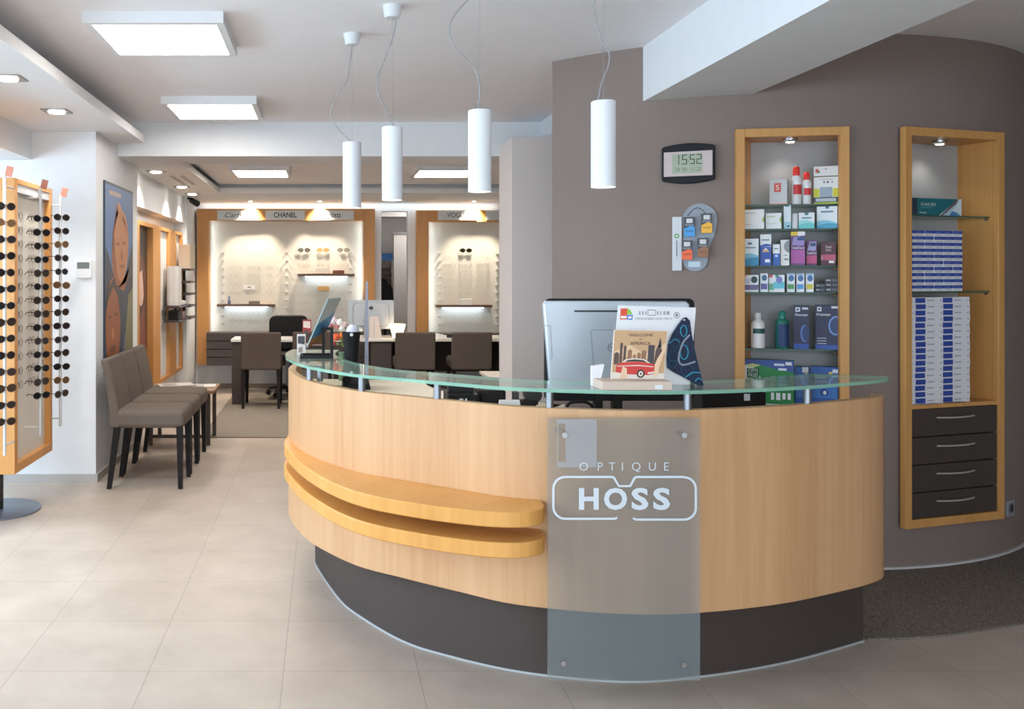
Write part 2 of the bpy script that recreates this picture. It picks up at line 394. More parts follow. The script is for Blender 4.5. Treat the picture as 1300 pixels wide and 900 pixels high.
# =================================================================== RECEPTION DESK
desk = thing('reception_desk', 'large curved beech reception counter with dark plinth and glass top', 'reception desk', (.95, 3.6, 0))
N = 90
C0 = [(-.150,4.62),(-.172,4.40),(-.160,4.18),(-.108,3.945),(-.033,3.75),(.12,3.503),(.278,3.366),(.48,3.208),(.663,3.082),(.986,3.0),(1.25,3.012),(1.56,3.093),(1.826,3.211),(1.977,3.289),(2.075,3.362),(2.102,3.42)]
CW = resample(catmull(C0, 12), N)
zb, zt = .273, .949
MB().strip(CW, offset(CW, .036), zb, zt).build('front_panel', BEECH, desk, smooth=35, bevel=.003)
P0 = [(-.03,4.62),(-.045,4.45),(-.032,4.305),(.066,3.889),(.145,3.70),(.288,3.462),(.426,3.334),(.6875,3.182),(1.02,3.106),(1.30,3.143),(1.666,3.262),(2.05,3.448)]
CP = resample(catmull(P0, 12), N)
pl = MB().strip(CP, offset(CP, .05), .007, zb+.01).build('plinth', DKBROWN, desk, smooth=35)
MB().strip(offset(CP, -.004), offset(CP, .02), .0005, .0075).build('kick_strip', mat((172,176,178), .5), pl, smooth=35)
# underside board closing the overhang
MB().strip(offset(CW, .01), offset(CP, .02), zb+.002, zb+.014).build('underside_board', BEECHD, desk)
# two curved bumper ledges
FL0 = [(-.172,4.30),(-.180,4.06),(-.104,3.68),(.013,3.35),(.140,3.144),(.317,3.005),(.48,2.922),(.58,2.897),(.655,2.905),(.708,2.945),(.728,3.0),(.73,3.055)]
FL = resample(catmull(FL0, 12), 70)
cw_sub = [p for p in CW if p[0] < .735 and p[1] < 4.34]
BK = resample(offset(cw_sub, .012), 70)
for z0, z1 in ((.588, .638), (.490, .540)):
    MB().strip(FL, BK, z0, z1).build('ledge', LEDGE, desk, smooth=35, bevel=.004)
# glass top on posts
GO = offset(CW, -.016); GI = offset(CW, .225)
gt = MB().strip(GO, GI, 1.004, 1.016, m=1, mtop=0)
gt.build('glass_top', [GLASS, GLEDGE], desk, smooth=35)
for px in (393, 405, 457, 557.5, 703, 873, 1028):
    # nearest curve sample on the sight line, 45 mm in from the face
    cand = min(offset(CW, .018), key=lambda p: abs((p[0])/p[1]*F+CX-px)) if px != 405 else (-.02, 4.02)
    MB().lathe([(.013,.925),(.013,1.004)], 14, c=(cand[0], cand[1], 0)).build('post', STEEL, desk, smooth=40)
# inner worktop (high part left, low desk right)
left = [p for p in CW if p[0] < .80 and p[1] < 4.60]
wi = offset(left, .04); wo = offset(left, .66)
MB().strip(wi, wo, .845, .872).build('worktop', mat((240,226,198), .5), desk)
MB().strip(offset(left, .62), offset(left, .655), .05, .845).build('inner_panel', BEECHD, desk)
right = [p for p in CW if p[0] > .80]
MB().strip(offset(right, .04), offset(right, .66), .70, .727).build('desktop', mat((206,176,136), .5), desk)
MB().box(.90, 3.25, 0, .93, 3.62, .70).box(1.80, 3.46, 0, 1.83, 3.74, .70).build('support', DKBROWN, desk)
# frosted glass sign
sx0, sx1, sz0, sz1, sy = .7265, 1.2215, .078, .933, 2.950
sg = MB().box(sx0, sy-.004, sz0, sx1, sy+.004, sz1).build('sign_panel', FROST, desk)
SGN = mat((214,222,230), .35, .35)
for px, py in ((716, 552), (867.5, 552), (714.5, 841), (867, 843)):
    p = W(px, py, sy)
    MB().lathe([(.009,-.010),(.009,.02),(.007,.0),(.007,.14)][0:2]+[(.007,.02),(.007,.10)], 16, c=(p.x, sy, p.z), axis='y').build('standoff', CHROME, sg, smooth=40)
yf = sy-.0052
def sgn(px, py): q = W(px, py, sy); return (q.x, q.z)
pxm = sy/F
for ch, px in zip('OPTIQUE', (740.5, 761, 776.5, 789.5, 807, 827.5, 845)):
    q = sgn(px, 592.4); MB().text(ch, 10.6*pxm/.70, Matrix.Translation((q[0], yf, q[1])) @ FRONT, bold=-.012, depth=.0004).build('letter', SGN, sg)
for ch, px, w in zip('HOSS', (747, 780.8, 811.5, 839), (25, 29.5, 21.5, 21.5)):
    q = sgn(px, 634.3); MB().text(ch, 27.4*pxm/.75, Matrix.Translation((q[0], yf, q[1])) @ FRONT, bold=.035, width=w*pxm, depth=.0006).build('letter', SGN, sg)
def arc(cx, cy, r, a0, a1, n=7): return [(cx+r*math.cos(math.radians(a0+(a1-a0)*i/n)), cy+r*math.sin(math.radians(a0+(a1-a0)*i/n))) for i in range(n+1)]
top = [(783,656.5),(780,658)]+[(778,658)]+[(717,658)]+arc(717,643,15,90,180)[1:]+arc(717,620,15,180,270)+[(776,605)]+arc(776,609,4,270,340)+[(785,616.5),(799.5,616.5)]+arc(808,609,4,200,270)+[(868,605)]+arc(868,620,14.5,270,360)+arc(868,644.5,14.5,0,90)+[(806,659),(803,657)]
pth = [sgn(*p) for p in top]; pa = offset(pth, .0036); pb = offset(pth, -.0036)
fr = MB()
for i in range(len(pth)-1):
    fr.hexa([(pa[i][0],yf-.0006,pa[i][1]),(pb[i][0],yf-.0006,pb[i][1]),(pb[i+1][0],yf-.0006,pb[i+1][1]),(pa[i+1][0],yf-.0006,pa[i+1][1]),
             (pa[i][0],yf+.001,pa[i][1]),(pb[i][0],yf+.001,pb[i][1]),(pb[i+1][0],yf+.001,pb[i+1][1]),(pa[i+1][0],yf+.001,pa[i+1][1])])
fr.build('spectacle_outline_logo', SGN, sg)
# pale film standing in for a bright reflection on the glass, notched at left
refl_ = MB()
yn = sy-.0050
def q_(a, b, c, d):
    p0 = sgn(a, b); p1 = sgn(c, d); refl_.box(p0[0], yn, p1[1], p1[0], yn+.0006, p0[1])
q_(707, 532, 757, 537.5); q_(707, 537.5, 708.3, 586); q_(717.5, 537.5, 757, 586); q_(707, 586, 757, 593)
refl_.build('reflection_patch', sheet_glass((.9,.9,.9,1), .42, (196,198,202), .1, 'reflection_film'), sg)
# =================================================================== LAMPS
PANEL = emit((255,246,236), 11, 'light_panel_glow'); BULB = emit((255,250,240), 9, 'bulb_glow')
FIX = mat((222,224,226), .5)
PANEL2 = emit((255,248,238), 26, 'light_panel_glow')
def light_panel(x0, y0, x1, y1, zc, t, label):
    o = thing('ceiling_light', label, 'ceiling light', ((x0+x1)/2, (y0+y1)/2, zc-t), group='square ceiling light panels')
    b = .034
    fr = MB()
    fr.box(x0, y0, zc-t, x1, y0+b, zc).box(x0, y1-b, zc-t, x1, y1, zc).box(x0, y0+b, zc-t, x0+b, y1-b, zc).box(x1-b, y0+b, zc-t, x1, y1-b, zc).box(x0+b, y0+b, zc-.012, x1-b, y1-b, zc)
    fr.build('frame', FIX, o)
    MB().box(x0+b, y0+b, zc-t+.003, x1-b, y1-b, zc-t+.012).build('diffuser', PANEL if y0 < 7 else PANEL2, o)
light_panel(-1.047, 3.91, -.437, 4.52, CZ, .05, 'square ceiling light panel nearest the front, above the tiled aisle')
light_panel(-1.044, 5.775, -.434, 6.385, CZ, .05, 'square ceiling light panel on the main ceiling just before the cross beam')
light_panel(XA(290,8.16), 8.16, XA(367,8.16), 8.77, 2.38, .045, 'square ceiling light panel in the back room, the one left of the pendants')
light_panel(XA(529,8.16), 8.16, XA(529,8.16)+.62, 8.77, 2.38, .045, 'square ceiling light panel in the back room, partly behind the pendant lamps')
DL = []
def downlight(x, y, z, label, r=.05, group='recessed downlights'):
    o = thing('downlight', label, 'downlight', (x, y, z), group=group)
    sq = MB(); s = r*1.55
    sq.prism(rrect(x-s, y-s, x+s, y+s, .01), z-.004, z-.0005)
    sq.build('trim_plate', mat((120,118,116), .4), o)
    MB().lathe([(r*.95, z-.012), (r, z-.004)], 20, c=(x, y, 0)).build('lamp', BULB, o)
    DL.append((x, y, z))
downlight(XA(10,4.43), 4.43, 2.36, 'recessed downlight in the left soffit, cut by the left picture edge')
downlight(XA(72,5.33), 5.33, 2.36, 'recessed downlight in the left soffit above the eyewear stand')
downlight(XA(198,7.8), 7.8, 2.285, 'recessed downlight in the back room soffit, first behind the cross beam')
downlight(XA(231,9.15), 9.15, 2.285, 'recessed downlight in the back room soffit, middle one of three')
downlight(XA(244,9.98), 9.98, 2.285, 'recessed downlight in the back room soffit, farthest back near the camera')
SPOTS = []
for px, lab in ((318, 'small downlight over the left sign of the left display'), (406, 'small downlight over the right sign of the left display'), (602, 'small downlight over the right-hand display')):
    x = XA(px, 10.92); o = thing('downlight', lab, 'downlight', (x, 10.92, 2.285), group='display downlights')
    MB().lathe([(.04, 2.278), (.042, 2.2845)], 18, c=(x, 10.92, 0)).build('ring', mat((150,146,140), .5), o)
    MB().lathe([(.025, 2.275), (.026, 2.278)], 16, c=(x, 10.92, 0)).build('lamp', BULB, o)
    SPOTS.append((x, 10.92, 2.27))
# air vent slots in the back soffit
v = MB()
for k in range(2): v.box(-1.40+k*.09, 8.15, 2.281, -1.36+k*.09, 8.95, 2.2846)
solo(v, 'air_vent', 'pale slotted air vent in the back room soffit', 'air vent', [mat((170,168,166), .6)])
# pendants
def pendant(px, Y, cab, label):
    X = XA(px, Y); zb_, zt_ = 1.712, 2.022; r = .0435
    o = thing('pendant_lamp', label, 'pendant lamp', (X, Y, zb_), group='white cylinder pendants')
    MB().lathe([(r-.003, zb_+.004), (r, zb_), (r, zt_-.003), (r-.003, zt_)], 40, c=(X, Y, 0), cap=False).lathe([(r-.003, zt_-.0005), (.004, zt_)], 40, c=(X, Y, 0)).build('cylinder_shade', mat((224,226,230), .45), o, smooth=40)
    MB().lathe([(r-.004, zb_+.004), (r-.004, zb_+.010)], 40, c=(X, Y, 0)).build('lamp', emit((255,250,244), 5), o, smooth=40)
    MB().lathe([(.030, CZ-.052), (.034, CZ-.045), (.041, CZ-.0005)], 32, c=(X, Y, 0)).build('ceiling_rose', mat((216,220,224), .5), o, smooth=40)
    MB().tube([(X, Y, zt_), (X, Y, CZ-.05)], .0006, 6).build('suspension_wire', STEEL, o)
    pts = [(X+(p[0]-px)*Y/F, Y, H-(p[1]-CY)*Y/F) for p in cab]
    pts[-1] = (pts[-1][0], Y, zt_)
    if pts[0][2] < CZ-.06: pts = [(X+.004, Y, CZ-.052)]+[((X+pts[0][0])/2+.03, Y, (CZ+pts[0][2])/2)]+pts
    else: pts[0] = (X, Y, CZ-.052)
    MB().tube(catmull(pts, 6), .0026, 6).build('cable', mat((150,150,152), .5), o, smooth=60)
pendant(447, 4.28, [(447,56),(444,80),(441,100),(430,118),(421,138),(421,150),(430,165),(447,184)], 'white cylinder pendant lamp hanging lowest and leftmost of the row')
pendant(498, 3.83, [(498,21),(502,30),(496,55),(485,83),(479,100),(480,120),(490,140),(501,160)], 'white cylinder pendant lamp second from the left')
pendant(609, 3.44, [(594,0),(580,15),(571,32),(573,50),(585,68),(598,80),(607,100),(609,120),(606,143)], 'white cylinder pendant lamp third from the left, before the column')
pendant(766, 3.26, [(755,0),(757,25),(763,50),(773,67),(772,85),(764,105),(759,133)], 'white cylinder pendant lamp in front of the taupe wall')

# =================================================================== WALL NICHES
NL = []
def chord(px0, px1):
    X0, Y0 = onwall(px0); X1, Y1 = onwall(px1); a = math.atan2(Y1-Y0, X1-X0)
    return TR(X0, Y0, 0, a), math.hypot(X1-X0, Y1-Y0)
def ray_local(M, px, py, d):
    """local (u, z) where the sight line through px,py meets the plane y = d of frame M"""
    Mi = M.inverted(); o = Mi @ Vector((0, 0, H)); q = Mi @ Vector(((px-CX)/F, 1, H-(py-CY)/F)); t = (d-o.y)/(q.y-o.y)
    return o.x+(q.x-o.x)*t, o.z+(q.z-o.z)*t
FW = .040
def niche(label, px0, px1, front, depth, shelf_z, zbase, lamp, k=0.0):
    M, L = chord(px0, px1); o = thing('wall_niche', label, 'wall niche', M=M)
    f = MB()
    for a in ((0, ZBm, FW, ZT), (L-FW, ZBm, L, ZT), (FW, ZT-FW, L-FW, ZT), (FW, ZBm, L-FW, ZBm+FW)): f.box(a[0], front, a[1], a[2], front+.03, a[3])
    f.build('frame', BEECHD, o, local=True, bevel=.002)
    z0, z1 = ZBm+FW, ZT-FW
    lx = ray_local(M, lamp[0], lamp[1], .05)[0]
    f0 = front+.03
    def shear(mb):
        for p in mb.v: p.x += k*max(0.0, p.y-f0)
        return mb
    f = MB().box(FW-.012, f0, z0, FW, depth, z1).box(L-FW, front+.03, z0, L-FW+.012, depth, z1).box(FW-.012, front+.03, z1, L-FW+.012, depth, z1+.012).box(FW-.012, front+.03, z0-.012, L-FW+.012, depth, z0)
    shear(f).build('lining', BEECHD, o, local=True)
    shear(MB().box(FW-.012, depth, z0-.012, L-FW+.012, depth+.012, z1+.012)).build('back_panel', GREYW, o, local=True)
    for z in shelf_z:
        s = MB().box(FW, front+.045, z-.008, L-FW, depth-.002, z, 0)
        s.m[2] = 1
        shear(s).build('glass_shelf', [SHELFG, SHEDGE], o, local=True)
        pin = MB()
        for x in (FW+.006, L-FW-.006): pin.lathe([(.006, -.006), (.006, .006)], 10, c=(x, front+.055, z-.014), axis='x')
        pin.build('shelf_pin', CHROME, o, local=True)
    MB().lathe([(.026, z1-.016), (.034, z1-.010), (.034, z1-.0003)], 24, c=(lx, .05, 0)).build('downlight_ring', CHROME, o, local=True, smooth=40)
    MB().lathe([(.015, z1-.020), (.019, z1-.0165)], 18, c=(lx, .05, 0)).build('downlight_lamp', emit((255,244,220), 7), o, local=True)
    NL.append((M, lx))
    return o, M, L
n1, M1, L1 = niche('tall beech wall niche with care product shelves, left of the two', 932, 1075, -.034, .17, (1.733, 1.617, 1.441, 1.314, 1.043, .776), .2, (1003, 178), .48)
n2, M2, L2 = niche('tall beech wall niche with lens box stacks and dark drawers', 1138, 1263, -.048, .16, (1.683, 1.318), .2, (1193, 181))
# wooden shelf and the four drawers of the right niche
MB().box(FW, -.044, .765, L2-FW, .158, .783).build('wood_shelf', BEECHD, n2, local=True)
zz = [.765, .631, .500, .370, ZBm+FW+.002]
for k in range(4):
    d = MB().box(FW+.003, -.042, zz[k+1]+.002, L2-FW-.003, .15, zz[k]-.003).build('drawer', DKBROWN, n2, local=True, bevel=.002)
    zc = zz[k]-.046; hx = L2/2; pts = [(hx+(i/8-.5)*.24, -.045-.022*(1-(2*i/8-1)**2), zc) for i in range(9)]
    MB().tube(pts, .0045, 8).build('handle', mat((186,180,172), .4, .3), d, local=True, smooth=50)

# =================================================================== GOODS
def carton(M, u0, u1, z0, z1, yf_, dep, name, label, cat, base, arts=(), texts=(), group=None, turn=0, side=None):
    """printed cardboard box: front face at local y = yf_; arts are (x0,z0,x1,z1,colour) in fractions of the face"""
    w, h = u1-u0, z1-z0
    soft = lambda c: tuple(int(.86*v+.14*sum(c)/3) for v in c)
    mats = [mat(soft(base), .5)]; idx = {}
    def mi(c):
        if c not in idx: mats.append(mat(soft(c), .5)); idx[c] = len(mats)-1
        return idx[c]
    R = M @ TR((u0+u1)/2, yf_+dep/2, z0, turn); mb = MB(R)
    mb.box(-w/2, -dep/2, 0, w/2, dep/2, h)
    e = .0004
    for a in arts:
        if len(a) == 5: mb.flat([(-w/2+a[0]*w, a[1]*h), (-w/2+a[2]*w, a[1]*h), (-w/2+a[2]*w, a[3]*h), (-w/2+a[0]*w, a[3]*h)], -dep/2-e, mi(a[4]))
        else: mb.flat([(-w/2+p[0]*w, p[1]*h) for p in a[0]], -dep/2-e, mi(a[1]))
        e += .0002
    for body, fx, fz, fw, fs, c in texts:
        mb.text(body, fs*h, Matrix.Translation((-w/2+fx*w, -dep/2-e, fz*h)) @ FRONT, mi(c), width=fw*w)
    return solo(mb, name, label, cat, mats, group)
def c1(px0, px1, pyt, zbase, yd, *a, **k):
    """carton in the left niche from its pixel extents"""
    t = -.33 + k.pop('turn', 0)
    uc, _ = ray_local(M1, (px0+px1)/2, 300, yd+.012); Mr = M1 @ TR(uc, yd+.012, 0, t)
    u0, _ = ray_local(Mr, px0, 300, 0); u1, _ = ray_local(Mr, px1, 300, 0); _, zt_ = ray_local(Mr, (px0+px1)/2, pyt, 0)
    return carton(Mr, u0, u1, zbase+.0006, zt_, 0, *a, **k)
def wave(y0, y1, up=.12):
    return [(0,0),(1,0)]+[(1-i/8, y0+(y1-y0)*(1-i/8)+up*math.sin(i/8*PI)) for i in range(9)]
AQ = (96,190,206); S1, S2, S3, S4, S5, S6 = 1.733, 1.617, 1.441, 1.314, 1.043, .776
G1 = 'lens care products in the left niche'
c1(977, 999, 228, S1, .0, .06, 'carton', 'light grey carton with a red square logo on the top shelf', 'box', (196,194,194), [(.26,.5,.66,.86,(216,70,56)),(0,0,1,.05,(220,150,140))], [('S', .46, .67, .2, .3, (250,220,210))], G1, turn=-.12)
def bottle(px, pyt, zbase, prof, mats, ms, label, name='bottle', extra=None, lab=None, yd=.03, M=M1):
    u, zt_ = ray_local(M, px, pyt, yd); h = zt_-zbase
    w = [(r*h, z*h) for r, z in prof]
    o = thing(name, label, 'bottle', M=M @ TR(u, yd, zbase+.0006), group=G1)
    k = [i for i, m in enumerate(ms) if m == 'cap'][0]
    MB().lathe(w[:k+1], 20).build('body', mats[0], o, local=True, smooth=50)
    MB().lathe(w[k:], 20).build('cap', mats[1], o, local=True, smooth=50)
    if lab:
        z0, z1, rr, c, t = lab; n = 9; pts = []
        mb = MB()
        for i in range(n-1):
            a0, a1 = -PI/2-.95+1.9*i/(n-1), -PI/2-.95+1.9*(i+1)/(n-1); r = rr*h+.0006
            mb.quad((r*math.cos(a0), r*math.sin(a0), z0*h), (r*math.cos(a1), r*math.sin(a1), z0*h), (r*math.cos(a1), r*math.sin(a1), z1*h), (r*math.cos(a0), r*math.sin(a0), z1*h), 0)
        ms_ = [mat(c, .5)]
        if t: ms_.append(mat(t[1], .5)); mb.text(t[0], t[2]*h, Matrix.Translation((0, -rr*h-.0012, (z0+z1)/2*h)) @ FRONT, 1)
        mb.build('printed_label', ms_, o, local=True, smooth=60)
    return o
RED = mat((226,62,48), .35); PW = mat((226,226,226), .35)
spray = [(.105,0),(.12,.015),(.12,.52),(.13,.60),(.125,.68),(.085,.745),(.085,.76),(.085,.97),(.06,1.0)]
ms = ['b','b','b','b','b','b','cap','c','c']
bottle(1011, 212, S1, spray, [PW, RED], ms, 'taller white spray bottle with a red cap on the top shelf', 'spray_bottle', lab=(.26,.52,.12,(206,54,60),None))
bottle(1024, 219, S1, [(r*1.05, z) for r, z in spray], [PW, RED], ms, 'smaller white spray bottle with a red cap on the top shelf', 'spray_bottle', lab=(.28,.50,.126,(206,54,60),None))
z = S1
for (pyt, lab, base, arts) in ((237.5, 'yellow, grey and black carton at the bottom of the top shelf stack', (226,226,222), [(0,0,1,.10,(170,190,40)),(0,.10,1,.40,(44,48,70)),(.08,.14,.92,.34,(176,184,190)),(0,.42,.24,.92,(210,206,30)),(.78,.42,1,.92,(210,206,30)),(.26,.4,.76,1,(150,164,180))]),
                              (224.5, 'plain white carton in the middle of the top shelf stack', (222,222,218), [(.40,.40,.46,.58,(60,60,64)),(.54,.40,.62,.58,(60,60,64)),(.74,.40,.78,.58,(90,90,94)),(.25,.72,.8,.78,(160,160,160))]),
                              (211, 'white carton with a red mark on top of the stack', (216,214,210), [(.07,.42,.2,.78,(206,70,70)),(.16,.4,.25,.6,(80,130,80)),(.47,.7,.52,.8,(60,60,60)),(0,0,1,.10,(110,96,50))])):
    c1(1033, 1064, pyt, z, .0, .07, 'carton', lab, 'box', base, arts, (), G1)
    _, z = ray_local(M1, 1048, pyt, .0)
LG = (226,228,226)
c1(943, 970, 266, S2, .0, .07, 'carton', 'wide white carton with a green edge on the second shelf', 'box', LG, [([(1,.3),(1,.65),(.93,.56),(.9,.47),(.93,.38)],(150,190,70)),(.06,.78,.6,.84,(190,196,190)),(.06,.2,.4,.25,(196,200,196))], (), G1)
c1(972, 992, 270.5, S2, .0, .06, 'carton', 'smaller white carton with a green edge on the second shelf', 'box', LG, [([(1,.35),(1,.8),(.9,.68),(.88,.55),(.92,.44)],(150,190,70)),(.08,.74,.6,.8,(170,196,130)),(.1,.3,.7,.36,(196,200,196))], (), G1)
c1(995, 1004, 260, S2, .0, .04, 'carton', 'narrow tall aqua and white carton on the second shelf', 'box', (216,226,232), [(0,0,1,.28,(150,206,218)),(.2,.92,.8,1,(90,130,150)),(.5,.06,.8,.14,(40,60,90))], (), G1)
bottle(1009, 271, S2, [(.19,0),(.2,.02),(.2,.50),(.2,.51),(.19,.97),(.15,1.0)], [PW, mat((214,216,220), .4)], ['b','b','b','cap','c','c'], 'small plain white bottle on the second shelf')
c1(1014, 1034, 270, S2, .0, .05, 'carton', 'aqua and white carton with a dark tab on the second shelf', 'box', (222,230,232), [(wave(.5,.35),(150,212,214)),(wave(.2,.28),(96,196,200)),(.38,.84,.62,1,(70,130,140)),(.2,.62,.8,.72,(100,140,150))], (), G1)
c1(1037, 1063, 262, S2, .0, .06, 'carton', 'large white carton with a blue splash on the second shelf', 'box', (220,230,236), [(wave(.32,.22,.1),(120,196,220)),(wave(.12,.18,.08),(60,160,200)),(.42,.9,.6,1,(80,120,140)),(.2,.72,.8,.8,(110,130,150))], (), G1)
c1(944, 963, 303, S3, .0, .06, 'carton', 'white carton with blue water at the left of the third shelf', 'box', (222,230,234), [(wave(.42,.36,.06),(120,190,216)),(wave(.2,.3,.04),(40,140,186)),(.3,.78,.55,.86,(60,100,140)),(.12,.64,.8,.69,(120,150,170))], (), G1)
c1(965, 979, 297.5, S3, .0, .05, 'carton', 'tall blue and white carton on the third shelf', 'box', (226,228,230), [(0,0,1,.6,(40,82,176)),([(0,.6),(1,.62),(1,.67),(.5,.7),(0,.64)],(40,82,176)),([(.15,.43),(.85,.43),(.7,.52),(.4,.55)],(220,160,110)),([(.3,.5),(.7,.5),(.5,.57)],(236,226,220)),(.45,.1,.9,.2,(230,232,236)),(.16,.8,.84,.84,(110,120,140))], (), G1)
c1(981, 990, 310, S3, .0, .04, 'carton', 'short blue and white carton on the third shelf', 'box', (226,228,230), [(0,0,1,.56,(40,96,186)),(.3,.4,.7,.5,(190,210,240)),(.2,.76,.8,.82,(130,140,150))], (), G1)
c1(991, 1002, 304.5, S3, .0, .05, 'carton', 'white carton with a grey spiral disc on the third shelf', 'box', (226,224,220), [([(1-.62*math.sin(PI*i/12), .74+.24*math.cos(PI*i/12)) for i in range(13)],(140,140,150)),(.4,.2,.9,.28,(150,150,150)),(.4,.38,.8,.42,(160,160,160))], (), G1)
PU = (146,70,146)
c1(1004, 1022, 294, S3, .0, .055, 'carton', 'tall purple carton with a yellow top corner on the third shelf', 'box', (106,60,120), [(0,.06,1,.46,(176,80,160)),(0,.88,.5,1,(230,190,40)),(.5,.88,1,1,(224,220,224)),([(.05,.60),(.9,.58),(.98,.8),(.6,.87),(.2,.84)],(150,130,190)),(.45,.74,.95,.84,(40,70,130))], [('TotalCare', .5, .52, .92, .10, (245,240,245))], G1)
c1(1024, 1037, 305, S3, .0, .05, 'carton', 'medium magenta carton on the third shelf', 'box', (96,46,100), [(0,.08,1,.40,(196,70,120)),([(.08,.6),(.9,.58),(.95,.95),(.3,.94)],(160,150,200)),(.35,.76,.9,.9,(50,80,120))], [('TotalCare', .5, .49, .95, .13, (245,240,245))], G1)
c1(1042, 1061, 307, S3, .0, .055, 'carton', 'dark wine red carton at the right of the third shelf', 'box', (84,34,52), [(0,.22,1,.46,(190,80,110)),(.55,.10,.9,.2,(226,216,220)),(.05,.24,.14,.36,(200,150,170))], [('Total', .5, .78, .4, .16, (230,215,220)), ('Care', .5, .65, .36, .14, (230,215,220))], G1)
c1(942, 963, 349, S4, .0, .06, 'carton', 'white carton with a purple band and dark seal on the fourth shelf', 'box', (224,226,230), [(0,.12,1,.42,(110,100,150)),(0,.88,.25,1,(216,80,100)),(ell(.74,.72,.2,.2),(40,60,66)),(.04,.5,.5,.8,(190,200,220))], (), G1)
c1(965, 975, 347, S4, .0, .04, 'carton', 'narrow white carton with a purple patch on the fourth shelf', 'box', (222,226,230), [(.1,.14,.9,.45,(96,90,160)),(ell(.55,.76,.34,.16),(60,100,140))], (), G1)
c1(976, 996, 349, S4, .0, .06, 'carton', 'wide white carton with green and turquoise print on the fourth shelf', 'box', (226,230,232), [(0,.12,.35,.5,(110,180,140)),(.3,.2,1,.6,(90,190,210)),(0,.85,.25,1,(226,80,100)),(ell(.66,.72,.2,.2),(120,120,190)),(.42,.86,.62,1,(60,150,120))], (), G1)
for a, b, c, nm in ((999, 1009, (80,160,90), 'green'), (1011, 1021, (70,150,216), 'light blue'), (1023, 1033, (214,196,40), 'yellow')):
    c1(a, b, 347, S4, .0, .04, 'carton', 'narrow white carton with a %s patch on the fourth shelf' % nm, 'box', (224,228,230), [(.1,.16,.9,.42,c),(ell(.55,.74,.36,.17),(60,110,170)),(.1,.9,.9,1,(150,180,210))], (), G1)
for px0, px1, n, p0, nm, dz in ((1035, 1047, 2, 369, 'low stack of two', 5.2), (1047, 1064, 3, 369, 'taller stack of three', 5.8)):
    z = S4
    for k in range(n):
        _, z2 = ray_local(M1, 1050, 370.5-dz*(k+1), .0)
        c1(px0, px1, 370.5-dz*(k+1), z, .0, .05, 'carton', 'slim dark carton, %s in the %s on the fourth shelf' % (('bottom one', 'top one' if n == 2 else 'middle one', 'top one')[k], nm), 'box', (44,46,58), [(.1,.35,.45,.7,(150,154,164)),(.55,.3,.95,.75,(84,88,100))], (), G1)
        z = z2
bottle(962, 397, S5, [(.16,0),(.185,.02),(.185,.66),(.17,.74),(.085,.81),(.085,.82),(.095,.83),(.095,.95),(.07,1.0)], [PW, mat((214,214,216), .4)], ['b']*5+['cap','c','c','c'], 'round white bottle with a green square mark on the fifth shelf', lab=(.42,.56,.187,(36,86,80),None))
bottle(993, 395, S5, [(.15,0),(.165,.02),(.165,.70),(.14,.77),(.09,.80),(.09,.81),(.09,.97),(.06,1.0)], [mat((30,110,96), .35), mat((24,120,104), .35)], ['b']*5+['cap','c','c'], 'green bottle with a dark blue label on the fifth shelf', lab=(.06,.66,.167,(30,56,104),None))
NV = (36,44,78)
c1(1007.5, 1027, 388, S5, .0, .06, 'carton', 'narrower navy carton with white lettering on the fifth shelf', 'box', NV, [(0,0,1,.12,(40,80,170)),(.12,.86,.42,.96,(206,210,220)),(.2,.89,.34,.93,NV),(.55,.91,.95,.96,(190,196,206)),(ell(.72,.36,.28,.2),(70,110,180)),(ell(.8,.36,.24,.17),(42,58,110))], [('Oxysept', .5, .79, .84, .08, (240,242,246))], G1)
c1(1035, 1063.5, 387.5, S5, .0, .06, 'carton', 'wider navy carton with white lettering on the fifth shelf', 'box', NV, [(0,0,1,.10,(40,80,170)),(.08,.86,.28,.96,(206,210,220)),(.13,.89,.23,.93,NV),(.72,.93,1,.98,(190,196,206)),([(1,.32),(1,.76),(.8,.75),(.64,.66),(.58,.54),(.64,.40),(.8,.33)],(96,140,206)),([(1,.36),(1,.73),(.82,.71),(.70,.64),(.65,.54),(.70,.43),(.84,.36)],(44,60,112)),(.08,.24,.5,.26,(160,170,190)),(.08,.18,.5,.20,(160,170,190)),(.08,.12,.5,.14,(160,170,190))], [('Oxysept', .36, .79, .64, .08, (240,242,246))], G1)
c1(942.5, 1008, 457, S6, -.02, .05, 'carton', 'large green, white and blue carton at the bottom of the left niche', 'box', (30,128,62), [([(0,0),(.42,0),(.44,.3),(.36,.6),(.22,.82),(0,.86)],(214,222,214)),([(0,.86),(.3,.90),(.6,.82),(1,.74),(1,1),(0,1)],(44,74,150)),([(0,.86),(.22,.82),(.36,.88),(.2,.91)],(190,206,120)),(.09,.58,.33,.80,(24,84,60)),(.56,.62,.9,.64,(150,196,160)),(.56,.54,.9,.56,(150,196,160)),(.56,.46,.9,.48,(150,196,160)),(.56,.12,.62,.28,(220,220,220)),(.66,.12,.74,.28,(220,220,220)),(.78,.14,.84,.28,(220,220,220)),(.88,.14,.94,.28,(220,220,220)),(.62,.88,.82,.93,(196,204,226)),(.70,.78,.86,.83,(206,212,230)),(.84,.90,.96,.97,(214,216,220)),(0,0,1,.03,(200,206,190))], [('OPTI', .21, .74, .18, .12, (200,226,206)), ('FREE', .21, .64, .18, .12, (200,226,206)), ('PURE MOIST', .2, .48, .3, .07, (90,110,150))], G1)
c1(1009.5, 1027, 466, S6, -.01, .05, 'carton', 'narrow bright blue carton at the bottom of the left niche', 'box', (32,92,176), [(.5,.86,.95,1,(200,206,214)),(.1,.2,.9,.5,(60,120,196)),(.7,.78,.86,.88,(206,170,60)),(.12,.70,.7,.75,(190,204,226))], (), G1)
